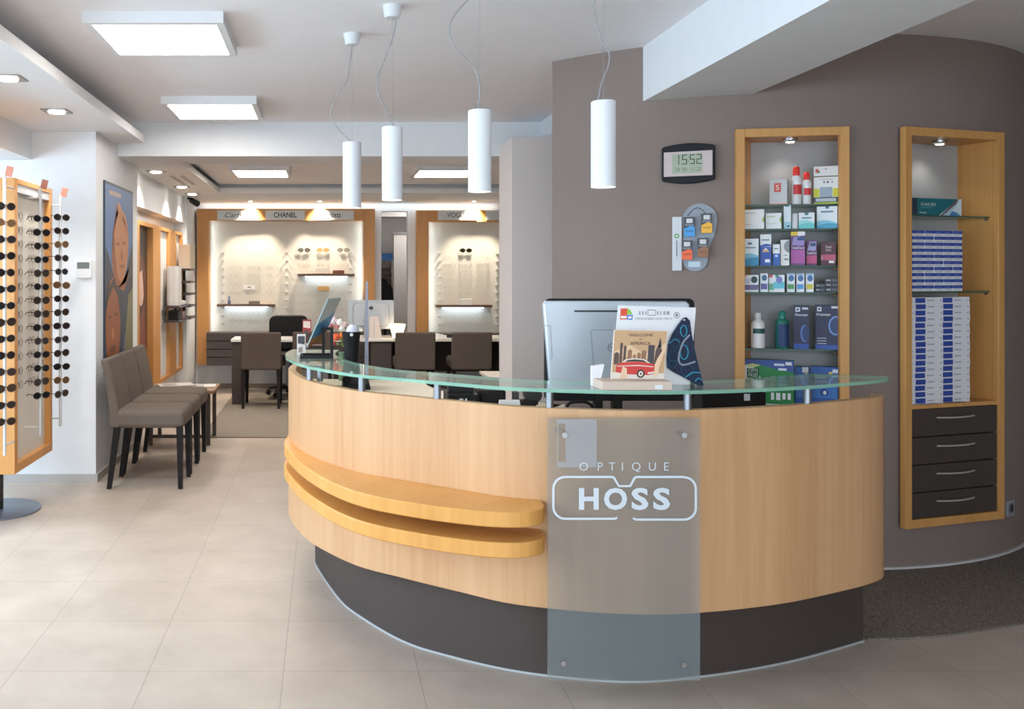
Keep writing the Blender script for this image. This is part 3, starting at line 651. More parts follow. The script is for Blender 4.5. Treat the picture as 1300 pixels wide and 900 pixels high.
c1(1029, 1064, 466, S6, -.01, .05, 'carton', 'wide bright blue carton at the bottom right of the left niche', 'box', (28,84,168), [(.05,.2,.95,.5,(48,110,190)),(.66,.76,.8,.88,(206,176,70)),(.8,.86,1,.95,(196,204,216)),(ell(.5,.35,.16,.09),(24,64,140)),(ell(.52,.34,.06,.05),(210,216,226)),(.1,.6,.6,.64,(120,160,210)),(.15,.71,.55,.76,(200,212,230))], (), G1)

# ---- right niche
def u2(px, d): return ray_local(M2, px, 300, d)[0]
carton(M2, u2(1158, .03), u2(1220.5, .03), 1.6836, ray_local(M2, 1190, 252, .03)[1], .03, .08, 'carton', 'teal and white carton lying on the upper glass shelf of the right niche', 'box', (18,110,124),
       [(0,0,.10,1,(40,60,80)),([(.52,0),(1,0),(1,1),(.92,1),(.78,.62)],(170,200,210)),([(.7,0),(1,0),(1,1),(.96,1),(.86,.5)],(206,224,232)),([(.74,0),(.99,0),(.9,.22),(.8,.3)],(70,140,200)),([(.56,0),(.6,0),(.9,.74),(.93,1),(.91,1)],(120,90,100)),(.16,.44,.4,.48,(90,160,168)),(.14,.12,.28,.2,(150,190,196))], [('DAILIES', .32, .64, .3, .24, (206,224,228))], 'contact lens boxes in the right niche')
BLU, PWB = (48,74,158), (226,226,230)
def lens_box(w, h, d, kind):
    mb = MB(); mb.box(-w/2, 0, 0, w/2, d, h, 0)
    e = -.0004
    if kind == 'end':
        mb.flat([(-w/2, h*.44), (w/2, h*.44), (w/2, h*.97), (-w/2, h*.97)], e, 1)
        mb.flat([(-w*.38, h*.6), (w*.2, h*.6), (w*.2, h*.7), (-w*.38, h*.7)], e*2, 2); mb.flat([(-w*.36, h*.14), (w*.36, h*.14), (w*.36, h*.26), (-w*.36, h*.26)], e*2, 3)
    else:
        mb.flat([(-w*.5, h*.1), (-w*.5+w*.36, h*.1), (-w*.5+w*.36, h*.9), (-w*.5, h*.9)], e, 1)
        mb.flat([(-w*.08, h*.36), (w*.18, h*.36), (w*.18, h*.6), (-w*.08, h*.6)], e, 3); mb.flat([(w*.40, h*.3), (w*.46, h*.3), (w*.46, h*.6), (w*.40, h*.6)], e, 3)
    return mb
lens_m = [mat(PWB, .5), mat(BLU, .45), mat((110,130,190), .5), mat((176,178,190), .5)]
row_w = (u2(1221.5, -.01)-u2(1149, -.01))/6
for kind in ('end', 'side'):
    proto = None
    rows, cols = (10, 6) if kind == 'end' else (17, 3)
    if kind == 'end': h = .0292; w0 = row_w; xs = [u2(1149, -.01)+w0*(c+.5) for c in range(6)]; base = 1.3185; yf0 = -.01; dp = .13
    else:
        h = .0298; w0 = u2(1197, -.02)-u2(1162, -.02); xa = u2(1162, -.02); xs = [xa-w0*.5-.0006, xa+w0*.5, xa+w0*1.5+.0006]; base = .7836; yf0 = -.02; dp = .13
        xmin = FW+.001
    for r in range(rows):
        for c in range(cols):
            lab = 'blue and white lens box, %s from top, %s from left, upper stack' % (ORD[rows-1-r], ORD[c]) if kind == 'end' else 'mostly white lens box, %s from top, %s from left, lower stack' % (ORD[rows-1-r], ORD[c])
            jit = random.uniform(-.002, .002)
            x = xs[c]; w = w0
            if kind == 'side' and c == 0:      # the leftmost column is the narrow end of a box turned round
                w = xs[1]-w0*.5-.0012-xmin; x = xmin+w/2
            Mx = M2 @ TR(x, yf0+jit, base+h*r)
            key = (kind, c == 0 and kind == 'side')
            if r == 0 and (c == 0 or (c == 1 and kind == 'side')):
                mb = lens_box(w-.0006, h-.0004, dp, kind)
                if kind == 'side' and c == 0:
                    mb = MB().box(-w/2, 0, 0, w/2, dp, h-.0004).flat([(-w*.2, h*.4), (w*.2, h*.4), (w*.2, h*.56), (-w*.2, h*.56)], -.0004, 3)
                o = mb.build('lens_box', lens_m); protoM = o
                o.location = Mx.to_translation(); o.rotation_euler = Mx.to_euler(); tag(o, lab, 'box', 'stacked contact lens boxes')
                if kind == 'side' and c == 0: p_side0 = o
                else: p_full = o
            else:
                src = p_side0 if (kind == 'side' and c == 0) else p_full
                o = src.copy(); COL.objects.link(o); o.location = Mx.to_translation(); o.rotation_euler = Mx.to_euler(); o['label'] = lab
mg = MB(M2 @ TR(u2(1175, -.03)+.03, -.028, .7832, .2)); mg.box(-.06, -.014, 0, .05, .04, .002)
mg.flat([(-.05,-.008),(-.01,-.008),(-.01,.03),(-.05,.03)], .0022, 1, 'z')
solo(mg, 'leaflet', 'flat pale leaflet lying in front of the lower lens box stack', 'leaflet', [mat((150,140,140), .5), mat((196,190,190), .5)])
mg = MB(M2 @ TR(u2(1210, -.03), -.030, .7832, -.1)); mg.box(-.05, -.012, 0, .06, .04, .002); mg.flat([(-.03,-.008),(.02,-.008),(.02,.03),(-.03,.03)], .0022, 1, 'z')
solo(mg, 'leaflet', 'flat dark red leaflet lying in front of the lower lens box stack', 'leaflet', [mat((90,60,70), .5), mat((150,80,96), .5)])

# =================================================================== ON THE TAUPE WALL
Mc = wallM(874, 208, .0); k = Mc.to_translation().y/F
ck = thing('wall_clock', 'black framed digital wall clock on the taupe wall', 'clock', M=Mc)
w_, hh = 33*k*.95, 25*k
outl = [(-w_, -hh*.80), (-w_*.95, -hh*.86)]+[(-w_+2*w_*i/12, -hh*(.86+.16*math.sin(PI*i/12))) for i in range(1, 12)]+[(w_*.95, -hh*.86), (w_, -hh*.80), (w_, hh*.80), (w_*.95, hh*.86)]+[(w_-2*w_*i/12, hh*(.86+.16*math.sin(PI*i/12))) for i in range(1, 12)]+[(-w_*.95, hh*.86), (-w_, hh*.80)]
MB().prism(outl, -.026, -.001, axis='y').build('case', mat((28,28,32), .6, 0, .25), ck, local=True, bevel=.003)
fp = MB().box(-w_*.92, -.0285, -hh*.64, w_*.90, -.0262, hh*.60).build('face_plate', mat((196,180,176), .4), ck, local=True)
lcd = MB().box(-w_*.60, -.0302, -hh*.50, w_*.52, -.0287, hh*.48).build('display', mat((160,170,146), .3), ck, local=True)
SEG = {'1':'bc','5':'afgcd','2':'abged','3':'abgcd','0':'abcdef'}
dg_ = MB()
def digit(ch, x, z, w, h, t):
    R = {'a':(0,h-t,w,h),'d':(0,0,w,t),'g':(0,h/2-t/2,w,h/2+t/2),'f':(0,h/2,t,h),'e':(0,0,t,h/2),'b':(w-t,h/2,w,h),'c':(w-t,0,w,h/2)}
    for s_ in SEG[ch]:
        a = R[s_]; dg_.box(x+a[0]+.0006, -.0309, z+a[1]+.0006, x+a[2]-.0006, -.0303, z+a[3]-.0006)
dw, dh = w_*.215, hh*.50; z0 = -hh*.06
for ch, x in (('1', -.52), ('5', -.23), ('5', .06), ('2', .31)): digit(ch, x*w_, z0, dw*.9, dh, .0052)
for zc in (.3, .7): dg_.box(-.005*w_, -.0309, z0+dh*zc-.002, .03*w_, -.0303, z0+dh*zc+.002)
dg_.build('lcd_lettering', mat((34,40,34), .5), lcd, local=True)
MB().text('10 30  11.2l', hh*.26, Matrix.Translation((-.02*w_, -.0306, -hh*.32)) @ FRONT, width=w_*.9).build('lcd_lettering', mat((96,104,88), .5), lcd, local=True)
# hearing battery board
Mb = wallM(884, 302, .0); k = Mb.to_translation().y/F
bd = thing('battery_board', 'rounded grey display board with a white side strip on the taupe wall', 'display board', M=Mb)
def bp(px, py): return ((px-884)*k*.98, (302-py)*k)
pts = []
for i in range(17):
    a = -.2+ (PI+.4)*i/16; pts.append(bp(888+21*math.cos(a), 280-21.5*math.sin(a)))
pts += [bp(868, 300), bp(867, 316)]
for i in range(13):
    a = PI+PI*i/12; pts.append(bp(882.5+15*math.cos(a), 330-14.5*math.sin(a)))
pts += [bp(898, 318), bp(906, 298)]
MB().prism(pts, -.008, -.0008, axis='y').build('board', mat((142,148,158), .5), bd, local=True)
s0, s1 = bp(855, 343.5), bp(866.5, 275)
st = MB().box(s0[0], -.016, s0[1], s1[0], -.0008, s1[1]).build('side_strip', mat((206,208,212), .5), bd, local=True)
c = bp(860.5, 299.5); g = MB()
g.flat(ell(c[0], c[1], .011, .011), -.0166, 0); g.flat(ell(c[0], c[1], .006, .006), -.0168, 1)
g.build('logo', [mat((70,140,50), .5), mat((206,216,206), .5)], st, local=True)
g = MB(); c = bp(860.5, 314)
g.box(c[0]-.003, -.0166, c[1]-.042, c[0]+.003, -.0161, c[1]+.034).box(c[0]-.004, -.0166, c[1]-.052, c[0]+.004, -.0161, c[1]-.049)
g.build('lettering', mat((128,138,134), .5), st, local=True)
arcp = [bp(873.5+ (897-873.5)*i/10, 274-10*math.sin(PI*i/10)) for i in range(11)]
MB().tube([(p[0], -.0095, p[1]) for p in arcp], .0012, 6).build('wire_arch', BLACK, bd, local=True)
c0, c1_ = bp(874.5, 339), bp(889, 332); MB().box(c0[0], -.010, c0[1], c1_[0], -.0081, c1_[1]).build('price_card', mat((190,206,216), .5), bd, local=True)
for px, py, col, nm in ((876, 288, (60,150,216), 'blue'), (896.5, 284, (240,176,40), 'yellow'), (873, 317.5, (236,96,44), 'orange'), (892, 314.5, (150,96,60), 'brown')):
    c = bp(px, py); hx, hz = 6.2*k, 12.2*k
    mb = MB(Mb @ Matrix.Translation((c[0], 0, c[1])))
    mb.box(-hx, -.032, -hz, hx, -.0085, hz, 0)
    e = -.0325
    mb.flat([(-hx, -hz), (hx, -hz), (hx, -hz*.05), (hx*.3, hz*.12), (-hx, -hz*.2)], e, 1)
    mb.flat(rrect(-hx*.6, hz*.38, hx*.6, hz*.84, .003), e, 2); mb.flat([(-hx*.8, hz*.1), (hx*.8, hz*.1), (hx*.8, hz*.28), (-hx*.8, hz*.28)], e-.0002, 3)
    for i in range(3): mb.flat(ell(-hx*.5+hx*.5*i, -hz*.45, hx*.2, hx*.2, 10), e-.0003, 4)
    solo(mb, 'battery_pack', '%s and black battery pack hanging on the grey board' % nm, 'battery pack', [mat((46,46,52), .4), mat(col, .45), mat((206,206,206), .5), mat((120,124,134), .5), mat(tuple(int(u*.7) for u in col), .5)], 'battery packs on the board')
Ms = wallM(1281, 644.5, .0)
so = thing('wall_socket', 'grey power socket low on the taupe wall at the far right', 'socket', M=Ms)
k = Ms.to_translation().y/F
MB().prism(rrect(-9*k, -10*k, 9*k, 10*k, .006), -.010, -.0006, axis='y').build('cover_plate', mat((150,152,158), .45), so, local=True)
MB().lathe([(6.4*k, -.0115), (6.4*k, -.0101)], 24, axis='y').build('socket_ring', mat((110,112,118), .4), so, local=True)
MB().lathe([(5.2*k, -.0125), (5.2*k, -.0116)], 24, axis='y').build('socket_well', mat((60,62,66), .5), so, local=True)
# =================================================================== EYEWEAR
def specs(dark=True, w=.135, temples=.11, lens_col=(30,26,26), rim_col=(40,32,28), ring=True, tr=.0016):
    """a pair of glasses facing local -y, nose bridge at the origin"""
    mb = MB(); rx, rz = w*.205, w*.165; n = 16
    for sx in (-1, 1):
        c = sx*w*.255
        e = ell(c, 0, rx, rz, n)
        if dark: mb.prism(e, -.0012, .0012, 0, axis='y')
        mb.tube([(p[0], 0, p[1]) for p in e], tr, 5, 1, closed=True)
        mb.tube([(sx*(w*.255+rx*.96), 0, rz*.35), (sx*w*.5, .004, rz*.4), (sx*w*.5, temples*.75, rz*.4), (sx*w*.485, temples, -rz*.35)], tr*1.1, 5, 1)
    mb.tube([(-w*.07, 0, rz*.25), (0, -.002, rz*.45), (w*.07, 0, rz*.25)], tr*1.1, 5, 1)
    return mb
stand = thing('eyewear_stand', 'tall beech eyewear display stand on a round grey base plate', 'display stand', (-1.94, 5.37, 0))
MB().lathe([(.25, .0005), (.25, .010), (.245, .013)], 48, c=(-1.94, 5.37, 0)).build('base_plate', mat((128,138,150), .35, .6), stand, smooth=40)
MB().lathe([(.035, .012), (.035, .34)], 24, c=(-1.94, 5.37, 0)).build('pole', mat((70,66,66), .4, .5), stand, smooth=40)
bx0, bx1, by0, by1, bz0, bz1 = -2.20, -1.70, 4.97, 5.66, .30, 1.93
f = MB()
f.box(bx0, by0, bz0, bx1, by0+.05, bz1).box(bx0, by1-.05, bz0, bx1, by1, bz1).box(bx0, by0+.05, bz0, bx1, by1-.05, bz0+.05).box(bx0, by0+.05, bz1-.03, bx1, by1-.05, bz1)
f.build('cabinet_frame', ORANGE, stand, bevel=.002)
MB().box(bx0+.03, by0+.05, bz0+.05, bx1-.035, by1-.05, bz1-.03).build('lattice_panel', mat((206,200,190), .6), stand)
MB().box(bx1-.07, by0+.051, bz1-.075, bx1-.005, by1-.051, bz1-.031).build('lamp_housing', mat((190,192,196), .4), stand)
sun_lens = mat((26,23,23), .15); sun_rim = mat((44,34,28), .35); gold = mat((150,110,60), .3, .8)
rods = [(XA(6, 4.83), 4.83, ZA(222, 4.83), ZA(578, 4.83), 21.0, 262, 14, math.radians(48), 'front rod'), (-1.645, 5.24, ZA(238, 5.24), ZA(553, 5.24), 17.2, 278, 14, math.radians(58), 'middle rod'), (-1.645, 5.64, ZA(248, 5.64), ZA(541, 5.64), 17.2, 276, 14, math.radians(56), 'rear rod')]
g_sun = None
for ri, (x, y, zt_, zb_, pit, p0, n, rot, nm) in enumerate(rods):
    r = MB().lathe([(.009, zb_), (.009, zt_)], 12, c=(x, y, 0))
    by = by0 if ri == 0 else y
    for zz_ in (zt_-.06, zb_+.05):
        if ri == 0: r.tube([(x, y, zz_), (x, by0+.004, zz_)], .005, 8)
        else: r.tube([(x, y, zz_), (bx1-.04, y, zz_)], .005, 8)
    rod = r.build('rod', mat((200,202,204), .35, .3), stand, smooth=40)
    MB(Matrix.Translation((x, y, zt_-.004)) @ Matrix.Rotation(.25, 4, 'Y')).box(0, -.003, 0, .036, .003, .055).build('brand_tag', [mat((180,116,98), .6)], rod)
    out = Vector((math.sin(rot), -math.cos(rot), 0))
    for k in range(n):
        z = ZA(p0+pit*k, y); p = Vector((x, y, z))+out*.0125
        Mx = Matrix.Translation(p) @ Matrix.Rotation(rot+random.uniform(-.22, .12), 4, 'Z') @ Matrix.Rotation(random.uniform(-.06, .06), 4, 'Y')
        lab = 'dark sunglasses, %s from the top, on the %s of the eyewear stand' % (ORD[k], nm)
        if g_sun is None:
            g_sun = []
            for lc, rc_, w_g in (((28,24,24), sun_rim, .118), ((46,36,30), sun_rim, .126), ((24,24,28), mat((24,24,26), .3), .112), ((92,70,50), gold, .124), ((36,30,34), mat((70,44,34), .35), .12)):
                g_sun.append([lc, rc_, w_g, None])
        q = g_sun[random.choice((0, 0, 1, 1, 2, 2, 3, 4))]
        if q[3] is None: q[3] = o = specs(temples=.07, w=q[2], tr=.0022).build('sunglasses', [mat(q[0], .2), q[1]], smooth=50)
        else: o = q[3].copy(); COL.objects.link(o)
        o.location = Mx.to_translation(); o.rotation_euler = Mx.to_euler(); tag(o, lab, 'sunglasses', 'sunglasses on the rods of the stand')
g_fr = None
for k in range(13):
    for c, yy in enumerate((5.14, 5.36, 5.53)):
        z = ZA(276+17.4*k, 5.3); Mx = Matrix.Translation((bx1-.0325, yy, z)) @ Matrix.Rotation(PI/2, 4, 'Z')
        lab = 'thin spectacle frame, %s row down, %s across the lattice panel of the stand' % (ORD[k], ORD[c])
        if g_fr is None: g_fr = specs(False, .125, .022, rim_col=(120,96,80), tr=.0013).build('spectacles', [sun_lens, mat((110,92,80), .35, .4)], smooth=50); o = g_fr
        else: o = g_fr.copy(); COL.objects.link(o)
        o.location = Mx.to_translation(); o.rotation_euler = Mx.to_euler(); tag(o, lab, 'spectacles', 'spectacles on the panel of the stand')
# specs have their lenses at local y=0 and temples towards +y: turned so temples point back into the panel

# =================================================================== CHAIRS
def make_chair(label, fabric, legm, back_h=.845, rz_seat=.515, rake=.07, w=.2):
    t = thing('upholstered_chair', label, 'chair')
    MB().box(-w, -.21, .395, w, .25, rz_seat).build('seat', fabric, t, local=True, bevel=.035, seg=4)
    prof = []
    for i in range(9):
        u = i/8; z = .40+(back_h-.40)*u; y = -.205-rake*(u**1.6); prof.append((y, z, .068-.022*u))
    poly = [(p[0]-p[2]*.5, p[1]) for p in prof]+[(p[0]+p[2]*.5, p[1]) for p in prof[::-1]]
    MB().prism(poly, -w, w, axis='x').build('backrest', fabric, t, local=True, bevel=.014, seg=3)
    for sx in (-1, 1):
        for fr in (0, 1):
            x = sx*(w-.028); y = .215 if fr else -.19; yb = y+(.006 if fr else -.055); xb = x+sx*.004
            a, b = .021, .014
            MB().hexa([(xb-b, yb-b, .0005), (xb+b, yb-b, .0005), (xb+b, yb+b, .0005), (xb-b, yb+b, .0005), (x-a, y-a, .42), (x+a, y-a, .42), (x+a, y+a, .42), (x-a, y+a, .42)]).build('leg', legm, t, local=True)
    return t
FAB = speckle((100,90,82), (115,104,95), 300, .9, .15, 'chair_fabric'); FABD = speckle((84,74,68), (96,85,78), 300, .9, .15, 'dark_chair_fabric')
LEGD = mat((30,26,25), .6, 0, .2)
def put(o, M):
    o.location = M.to_translation(); o.rotation_euler = M.to_euler(); WM[o.name] = M
wc = make_chair('taupe upholstered waiting chair nearest in the row along the poster wall', FAB, LEGD); wc['group'] = 'waiting chairs along the poster wall'
put(wc, TR(-1.16, 6.085, 0, -PI/2))
dup(wc, TR(-1.165, 6.525, 0, -PI/2), 'taupe upholstered waiting chair in the middle of the row of three')
dup(wc, TR(-1.17, 6.965, 0, -PI/2), 'taupe upholstered waiting chair farthest back, next to the magazine table')
dc = make_chair('dark brown chair in front of the left consulting table, its back to us', FABD, LEGD, back_h=.79, rake=.03, w=.208); dc['group'] = 'dark chairs at the consulting tables'
Zc = .0082
put(dc, TR(XA(331, 9.35), 9.42+.19, Zc))
dup(dc, TR(-.125, 9.66, Zc), 'dark brown chair mostly hidden behind the brochure rack')
dup(dc, TR(XA(527.5, 9.35), 9.60, Zc), 'dark brown chair beside the small glowing lamp')
dup(dc, TR(XA(599.5, 9.35), 9.60, Zc), 'dark brown chair nearest the white column at the right table')
# consulting tables
WT = mat((222,218,210), .4)
def table(x0, x1, y0, y1, label, legs):
    t = thing('consulting_table', label, 'table', ((x0+x1)/2, (y0+y1)/2, Zc))
    MB().box(x0, y0, .676, x1, y1, .706).build('tabletop', WT, t, bevel=.003)
    for a, b in legs: MB().box(a, y0+.02, Zc, b, y1-.02, .676).build('leg', DKBROWN, t)
    if x0 > 0: MB().box(legs[0][0]+.02, y1-.06, .30, legs[-1][1]-.02, y1-.03, .676).build('modesty_panel', DKBROWN, t)
table(-1.0, .22, 9.66, 10.12, 'white topped consulting table with dark panel legs, left one', ((-.99, -.89), (.10, .20)))
table(.38, 2.05, 9.72, 10.3, 'white topped consulting table with dark panel legs, by the column', ((.50, .72), (1.9, 2.0)))
# office chair behind the left table
OY = 10.405
oc = thing('office_chair', 'black swivel office chair on castors behind the left consulting table', 'office chair', (-.42, OY, Zc))
for i in range(5):
    a = 2*PI*i/5+.35; ca, sa = math.cos(a), math.sin(a)
    l = MB().tube([(-.42+.03*ca, OY+.03*sa, .11), (-.42+.23*ca, OY+.23*sa, .085)], [.02, .014], 8).build('star_leg', BLACK, oc, smooth=60)
    MB().lathe([(.03, -.022), (.03, .022)], 14, c=(-.42+.235*ca, OY+.235*sa, .0388), axis='y').build('castor', BLACK, l, smooth=40)
MB().lathe([(.028, .09), (.028, .43)], 14, c=(-.42, OY, 0)).build('gas_lift', STEEL, oc, smooth=40)
MB().prism(rrect(-.65, OY-.22, -.19, OY+.22, .08), .43, .50).build('seat', BLACK, oc, bevel=.02)
MB().prism(rrect(-.65, .52, -.19, .92, .08), OY+.20, OY+.25, axis='y').build('backrest', BLACK, oc, bevel=.015)
for s in (-1, 1): MB().tube([(-.42+s*.24, OY, .47), (-.42+s*.27, OY, .60), (-.42+s*.27, OY-.1, .64), (-.42+s*.27, OY+.12, .64)], .016, 8).build('armrest', BLACK, oc, smooth=60)
# magazine table
mt = thing('side_table', 'low wooden magazine table at the end of the waiting chairs', 'side table', (-1.18, 7.62, 0))
MB().box(-1.47, 7.36, .425, -.90, 7.86, .452).build('tabletop', wood((120,92,66), (146,114,84)), mt, bevel=.002)
for x in (-1.42, -.95):
    for y in (7.41, 7.81): MB().box(x-.015, y-.015, .0005 if y < 7.7 or x < -1.06 else .0085, x+.015, y+.015, .425).build('leg', DKBROWN, mt)
MB().box(-1.43, 7.40, .06, -.94, 7.43, .085).build('stretcher', DKBROWN, mt)
for (x, y, a, c, z, lab) in ((-1.28, 7.55, .2, (150,140,134), .4526, 'grey magazine at the bottom of the pile on the side table'), (-1.26, 7.60, -.15, (96,90,90), .4616, 'dark magazine in the middle of the pile on the side table'), (-1.24, 7.57, .35, (196,188,180), .4706, 'pale magazine on top of the pile on the side table'), (-1.02, 7.66, .1, (220,216,210), .4526, 'white open magazine lying beside the pile on the side table')):
    m = MB(TR(x, y, z, a)); m.box(-.145, -.105, 0, .145, .105, .0085).flat([(-.12,-.08),(.0,-.08),(.0,.08),(-.12,.08)], .0088, 1, 'z')
    if lab[0] == 'w': m = MB(TR(x, y, z, a)); m.box(-.10, -.09, 0, .10, .09, .007).flat([(-.08,-.07),(.0,-.07),(.0,.07),(-.08,.07)], .0073, 1, 'z')
    solo(m, 'magazine', lab, 'magazine', [mat(c, .45), mat(tuple(int(u*.75) for u in c), .45)], 'magazines on the side table')

# =================================================================== LEFT WALL PIECES
th_ = thing('wall_thermostat', 'white wall thermostat with a grey screen on the nib wall', 'thermostat', (XA(107, 6.1), 6.1, ZA(342, 6.1)))
p0, p1 = W(97, 353, 6.1), W(117, 331, 6.1)
MB().box(p0.x, 6.078, p0.z, p1.x, 6.0999, p1.z).build('case', mat((226,228,230), .4), th_, bevel=.003)
p0, p1 = W(98.5, 341, 6.09), W(114, 333, 6.09); MB().box(p0.x, 6.076, p0.z, p1.x, 6.0778, p1.z).build('screen', mat((110,122,120), .3), th_)
# poster: outdoors portrait of two people in front of a blue sky
po = thing('wall_poster', 'tall portrait poster of two outdoor people under a blue sky', 'poster', (-1.53, 6.75, .72))
PX = -1.528; y0, y1, z0, z1 = 6.30, 7.22, .70, 2.055
MB().box(-1.5395, y0, z0, PX, y1, z1).build('mount', mat((40,60,84), .5), po)
ar = MB(); pm = [mat((86,118,164), .5), mat((190,128,84), .5), mat((158,94,56), .5), mat((66,58,52), .5), mat((60,68,80), .5), mat((128,120,84), .5), mat((220,196,176), .5), mat((110,66,40), .5)]
def pu(u, v): return (y0+(y1-y0)*u, z0+(z1-z0)*v)
def pol(P, m, e): ar.flat([pu(*p) for p in P], PX+.0004+e*.00025, m, 'x')
pol([(.02,.01),(.98,.01),(.98,.985),(.02,.985)], 0, 0)
pol([(.02,.01),(.55,.01),(.80,.30),(.98,.42),(.98,.70),(.86,.62),(.7,.5),(.3,.5),(.12,.62),(.02,.66)], 4, 1)
pol([(.62,.01),(.98,.01),(.98,.48),(.82,.40)], 5, 2); pol([(.84,.40),(.98,.44),(.98,.66),(.86,.60)], 3, 3)
pol(ell(.52,.66,.30,.20,24,.25), 1, 4)
pol([(.24,.70),(.36,.84),(.46,.915),(.60,.86),(.78,.74),(.72,.80),(.54,.86),(.38,.82)], 1, 5)
pol([(.40,.905),(.24,.72),(.22,.60),(.30,.74),(.44,.85)], 2, 5); pol(ell(.42,.68,.07,.010), 2, 6); pol(ell(.64,.69,.07,.010), 2, 6); pol([(.24,.60),(.30,.48),(.46,.455),(.40,.52),(.34,.62),(.32,.72),(.25,.7)], 2, 5); pol(ell(.56,.62,.04,.03), 2, 6); pol(ell(.58,.56,.10,.010), 2, 6)
pol([(.42,.50),(.56,.46),(.78,.48),(.86,.56),(.66,.42),(.46,.44)], 2, 6)
pol(ell(.26,.24,.25,.26,24,.1), 2, 7); pol(ell(.15,.29,.06,.009), 7, 8); pol(ell(.36,.30,.06,.009), 7, 8); pol(ell(.25,.20,.045,.03), 1, 8); pol(ell(.25,.12,.11,.02), 7, 8)
pol([(.01,.32),(.10,.44),(.30,.50),(.46,.40),(.50,.28),(.42,.40),(.26,.45),(.10,.38)], 3, 9)
for i in range(9): pol([(.14+i*.045,.935),(.14+i*.045+.03,.935),(.14+i*.045+.03,.958),(.14+i*.045,.958)], 6, 9)
ar.build('print', pm, po)
# beech wall units of the back room
wu = thing('wall_unit', 'beech wall display unit with pale recesses in the back room', 'wall unit', (-1.66, 8.9, .33))
f = MB()
YS = [(7.64, 7.84), (8.46, 8.84), (9.34, 9.78), (10.14, 10.24)]
for a, b in YS: f.box(-1.7195, a, .33, -1.60, b, 1.865)
for a, b in ((7.84, 8.46), (8.84, 9.34), (9.78, 10.14)): f.box(-1.7195, a, .33, -1.60, b, .37).box(-1.7195, a, 1.83, -1.60, b, 1.865)
f.build('frame', ORANGE, wu, bevel=.002)
pw = MB().box(-1.719, 7.841, .371, -1.657, 8.459, 1.829, 0)
pw.build('poster_recess', mat((54,44,40), .5), wu)
MB().flat([(8.0,.5),(8.4,.5),(8.44,.8),(8.38,1.2),(8.2,1.05),(8.05,.9)], -1.656, 0, 'x').flat(ell(8.18,1.28,.13,.17), -1.6558, 1, 'x').flat([(7.9,1.1),(7.98,1.45),(8.15,1.58),(8.36,1.5),(8.44,1.2),(8.4,.7),(8.3,1.2),(8.22,1.44),(8.06,1.4)], -1.6556, 2, 'x').build('portrait_print', [mat((120,66,54), .5), mat((206,168,150), .5), mat((90,56,44), .5)], wu)
for a, b in ((8.841, 9.339), (9.781, 10.139)): MB().box(-1.719, a, .371, -1.63, b, 1.829).build('recess_panel', mat((216,212,206), .6), wu)
SH = mat((62,50,46), .45)
def wall_shelf(ya, yb_, levels, label, d=.15):
    o = thing('wall_shelf', label, 'shelf', (-1.6, (ya+yb_)/2, min(levels)))
    for z in levels: MB().box(-1.5995, ya, z-.022, -1.6+d, yb_, z).build('shelf_board', SH, o)
    MB().box(-1.5995, yb_-.02, min(levels), -1.6+.03, yb_, max(levels)+.0).build('upright', SH, o)
    return o
wall_shelf(9.02, 9.66, (ZA(387, 9.3), ZA(405, 9.3)), 'dark two level shelf on the nearer part of the beech wall unit')
wall_shelf(9.80, 10.24, [ZA(p, 10.05) for p in (341, 356.5, 371.5, 386.5, 401.5)], 'dark five level shelf at the far end of the beech wall unit')
z = ZA(387, 9.3)+.0006; solo(MB().prism(rrect(-1.59, 9.10, -1.47, 9.36, .04), z, ZA(338, 9.2)), 'display_column', 'white rounded display column on the nearer dark wall shelf', 'display column', [mat((214,210,208), .5)])
solo(MB().box(-1.58, 9.40, z, -1.47, 9.62, z+.035), 'white_tray', 'low white tray beside the white display column', 'tray', [mat((226,222,216), .5)])
z2 = ZA(405, 9.3)+.0006; solo(MB().box(-1.57, 9.10, z2, -1.47, 9.34, z2+.09), 'eyewear_case', 'black eyewear case on the lower dark wall shelf', 'case', [BLACK]); solo(MB().box(-1.57, 9.37, z2, -1.47, 9.55, z2+.075), 'eyewear_case', 'dark red eyewear case on the lower dark wall shelf', 'case', [mat((120,40,36), .4)])
z3 = ZA(341, 10.05)+.0006; solo(MB().box(-1.585, 9.84, z3, -1.46, 10.2, ZA(311, 10.0)), 'carton', 'tall pale beige carton standing on the five level shelf', 'box', [mat((216,198,176), .5)])
cm = thing('security_camera', 'small dark security camera high on the white nib wall', 'camera', (XA(246, 10.3), 10.3, ZA(256, 10.3)))
MB().tube([(-1.575, 10.42, ZA(252, 10.4)), (-1.53, 10.40, ZA(252, 10.4)), (-1.50, 10.36, ZA(256, 10.3))], .012, 8).build('bracket', NEARBLK, cm, smooth=60)
MB().tube([(-1.52, 10.36, ZA(254, 10.3)), (-1.44, 10.26, ZA(259, 10.3))], [.032, .036], 14).build('body', NEARBLK, cm, smooth=40)

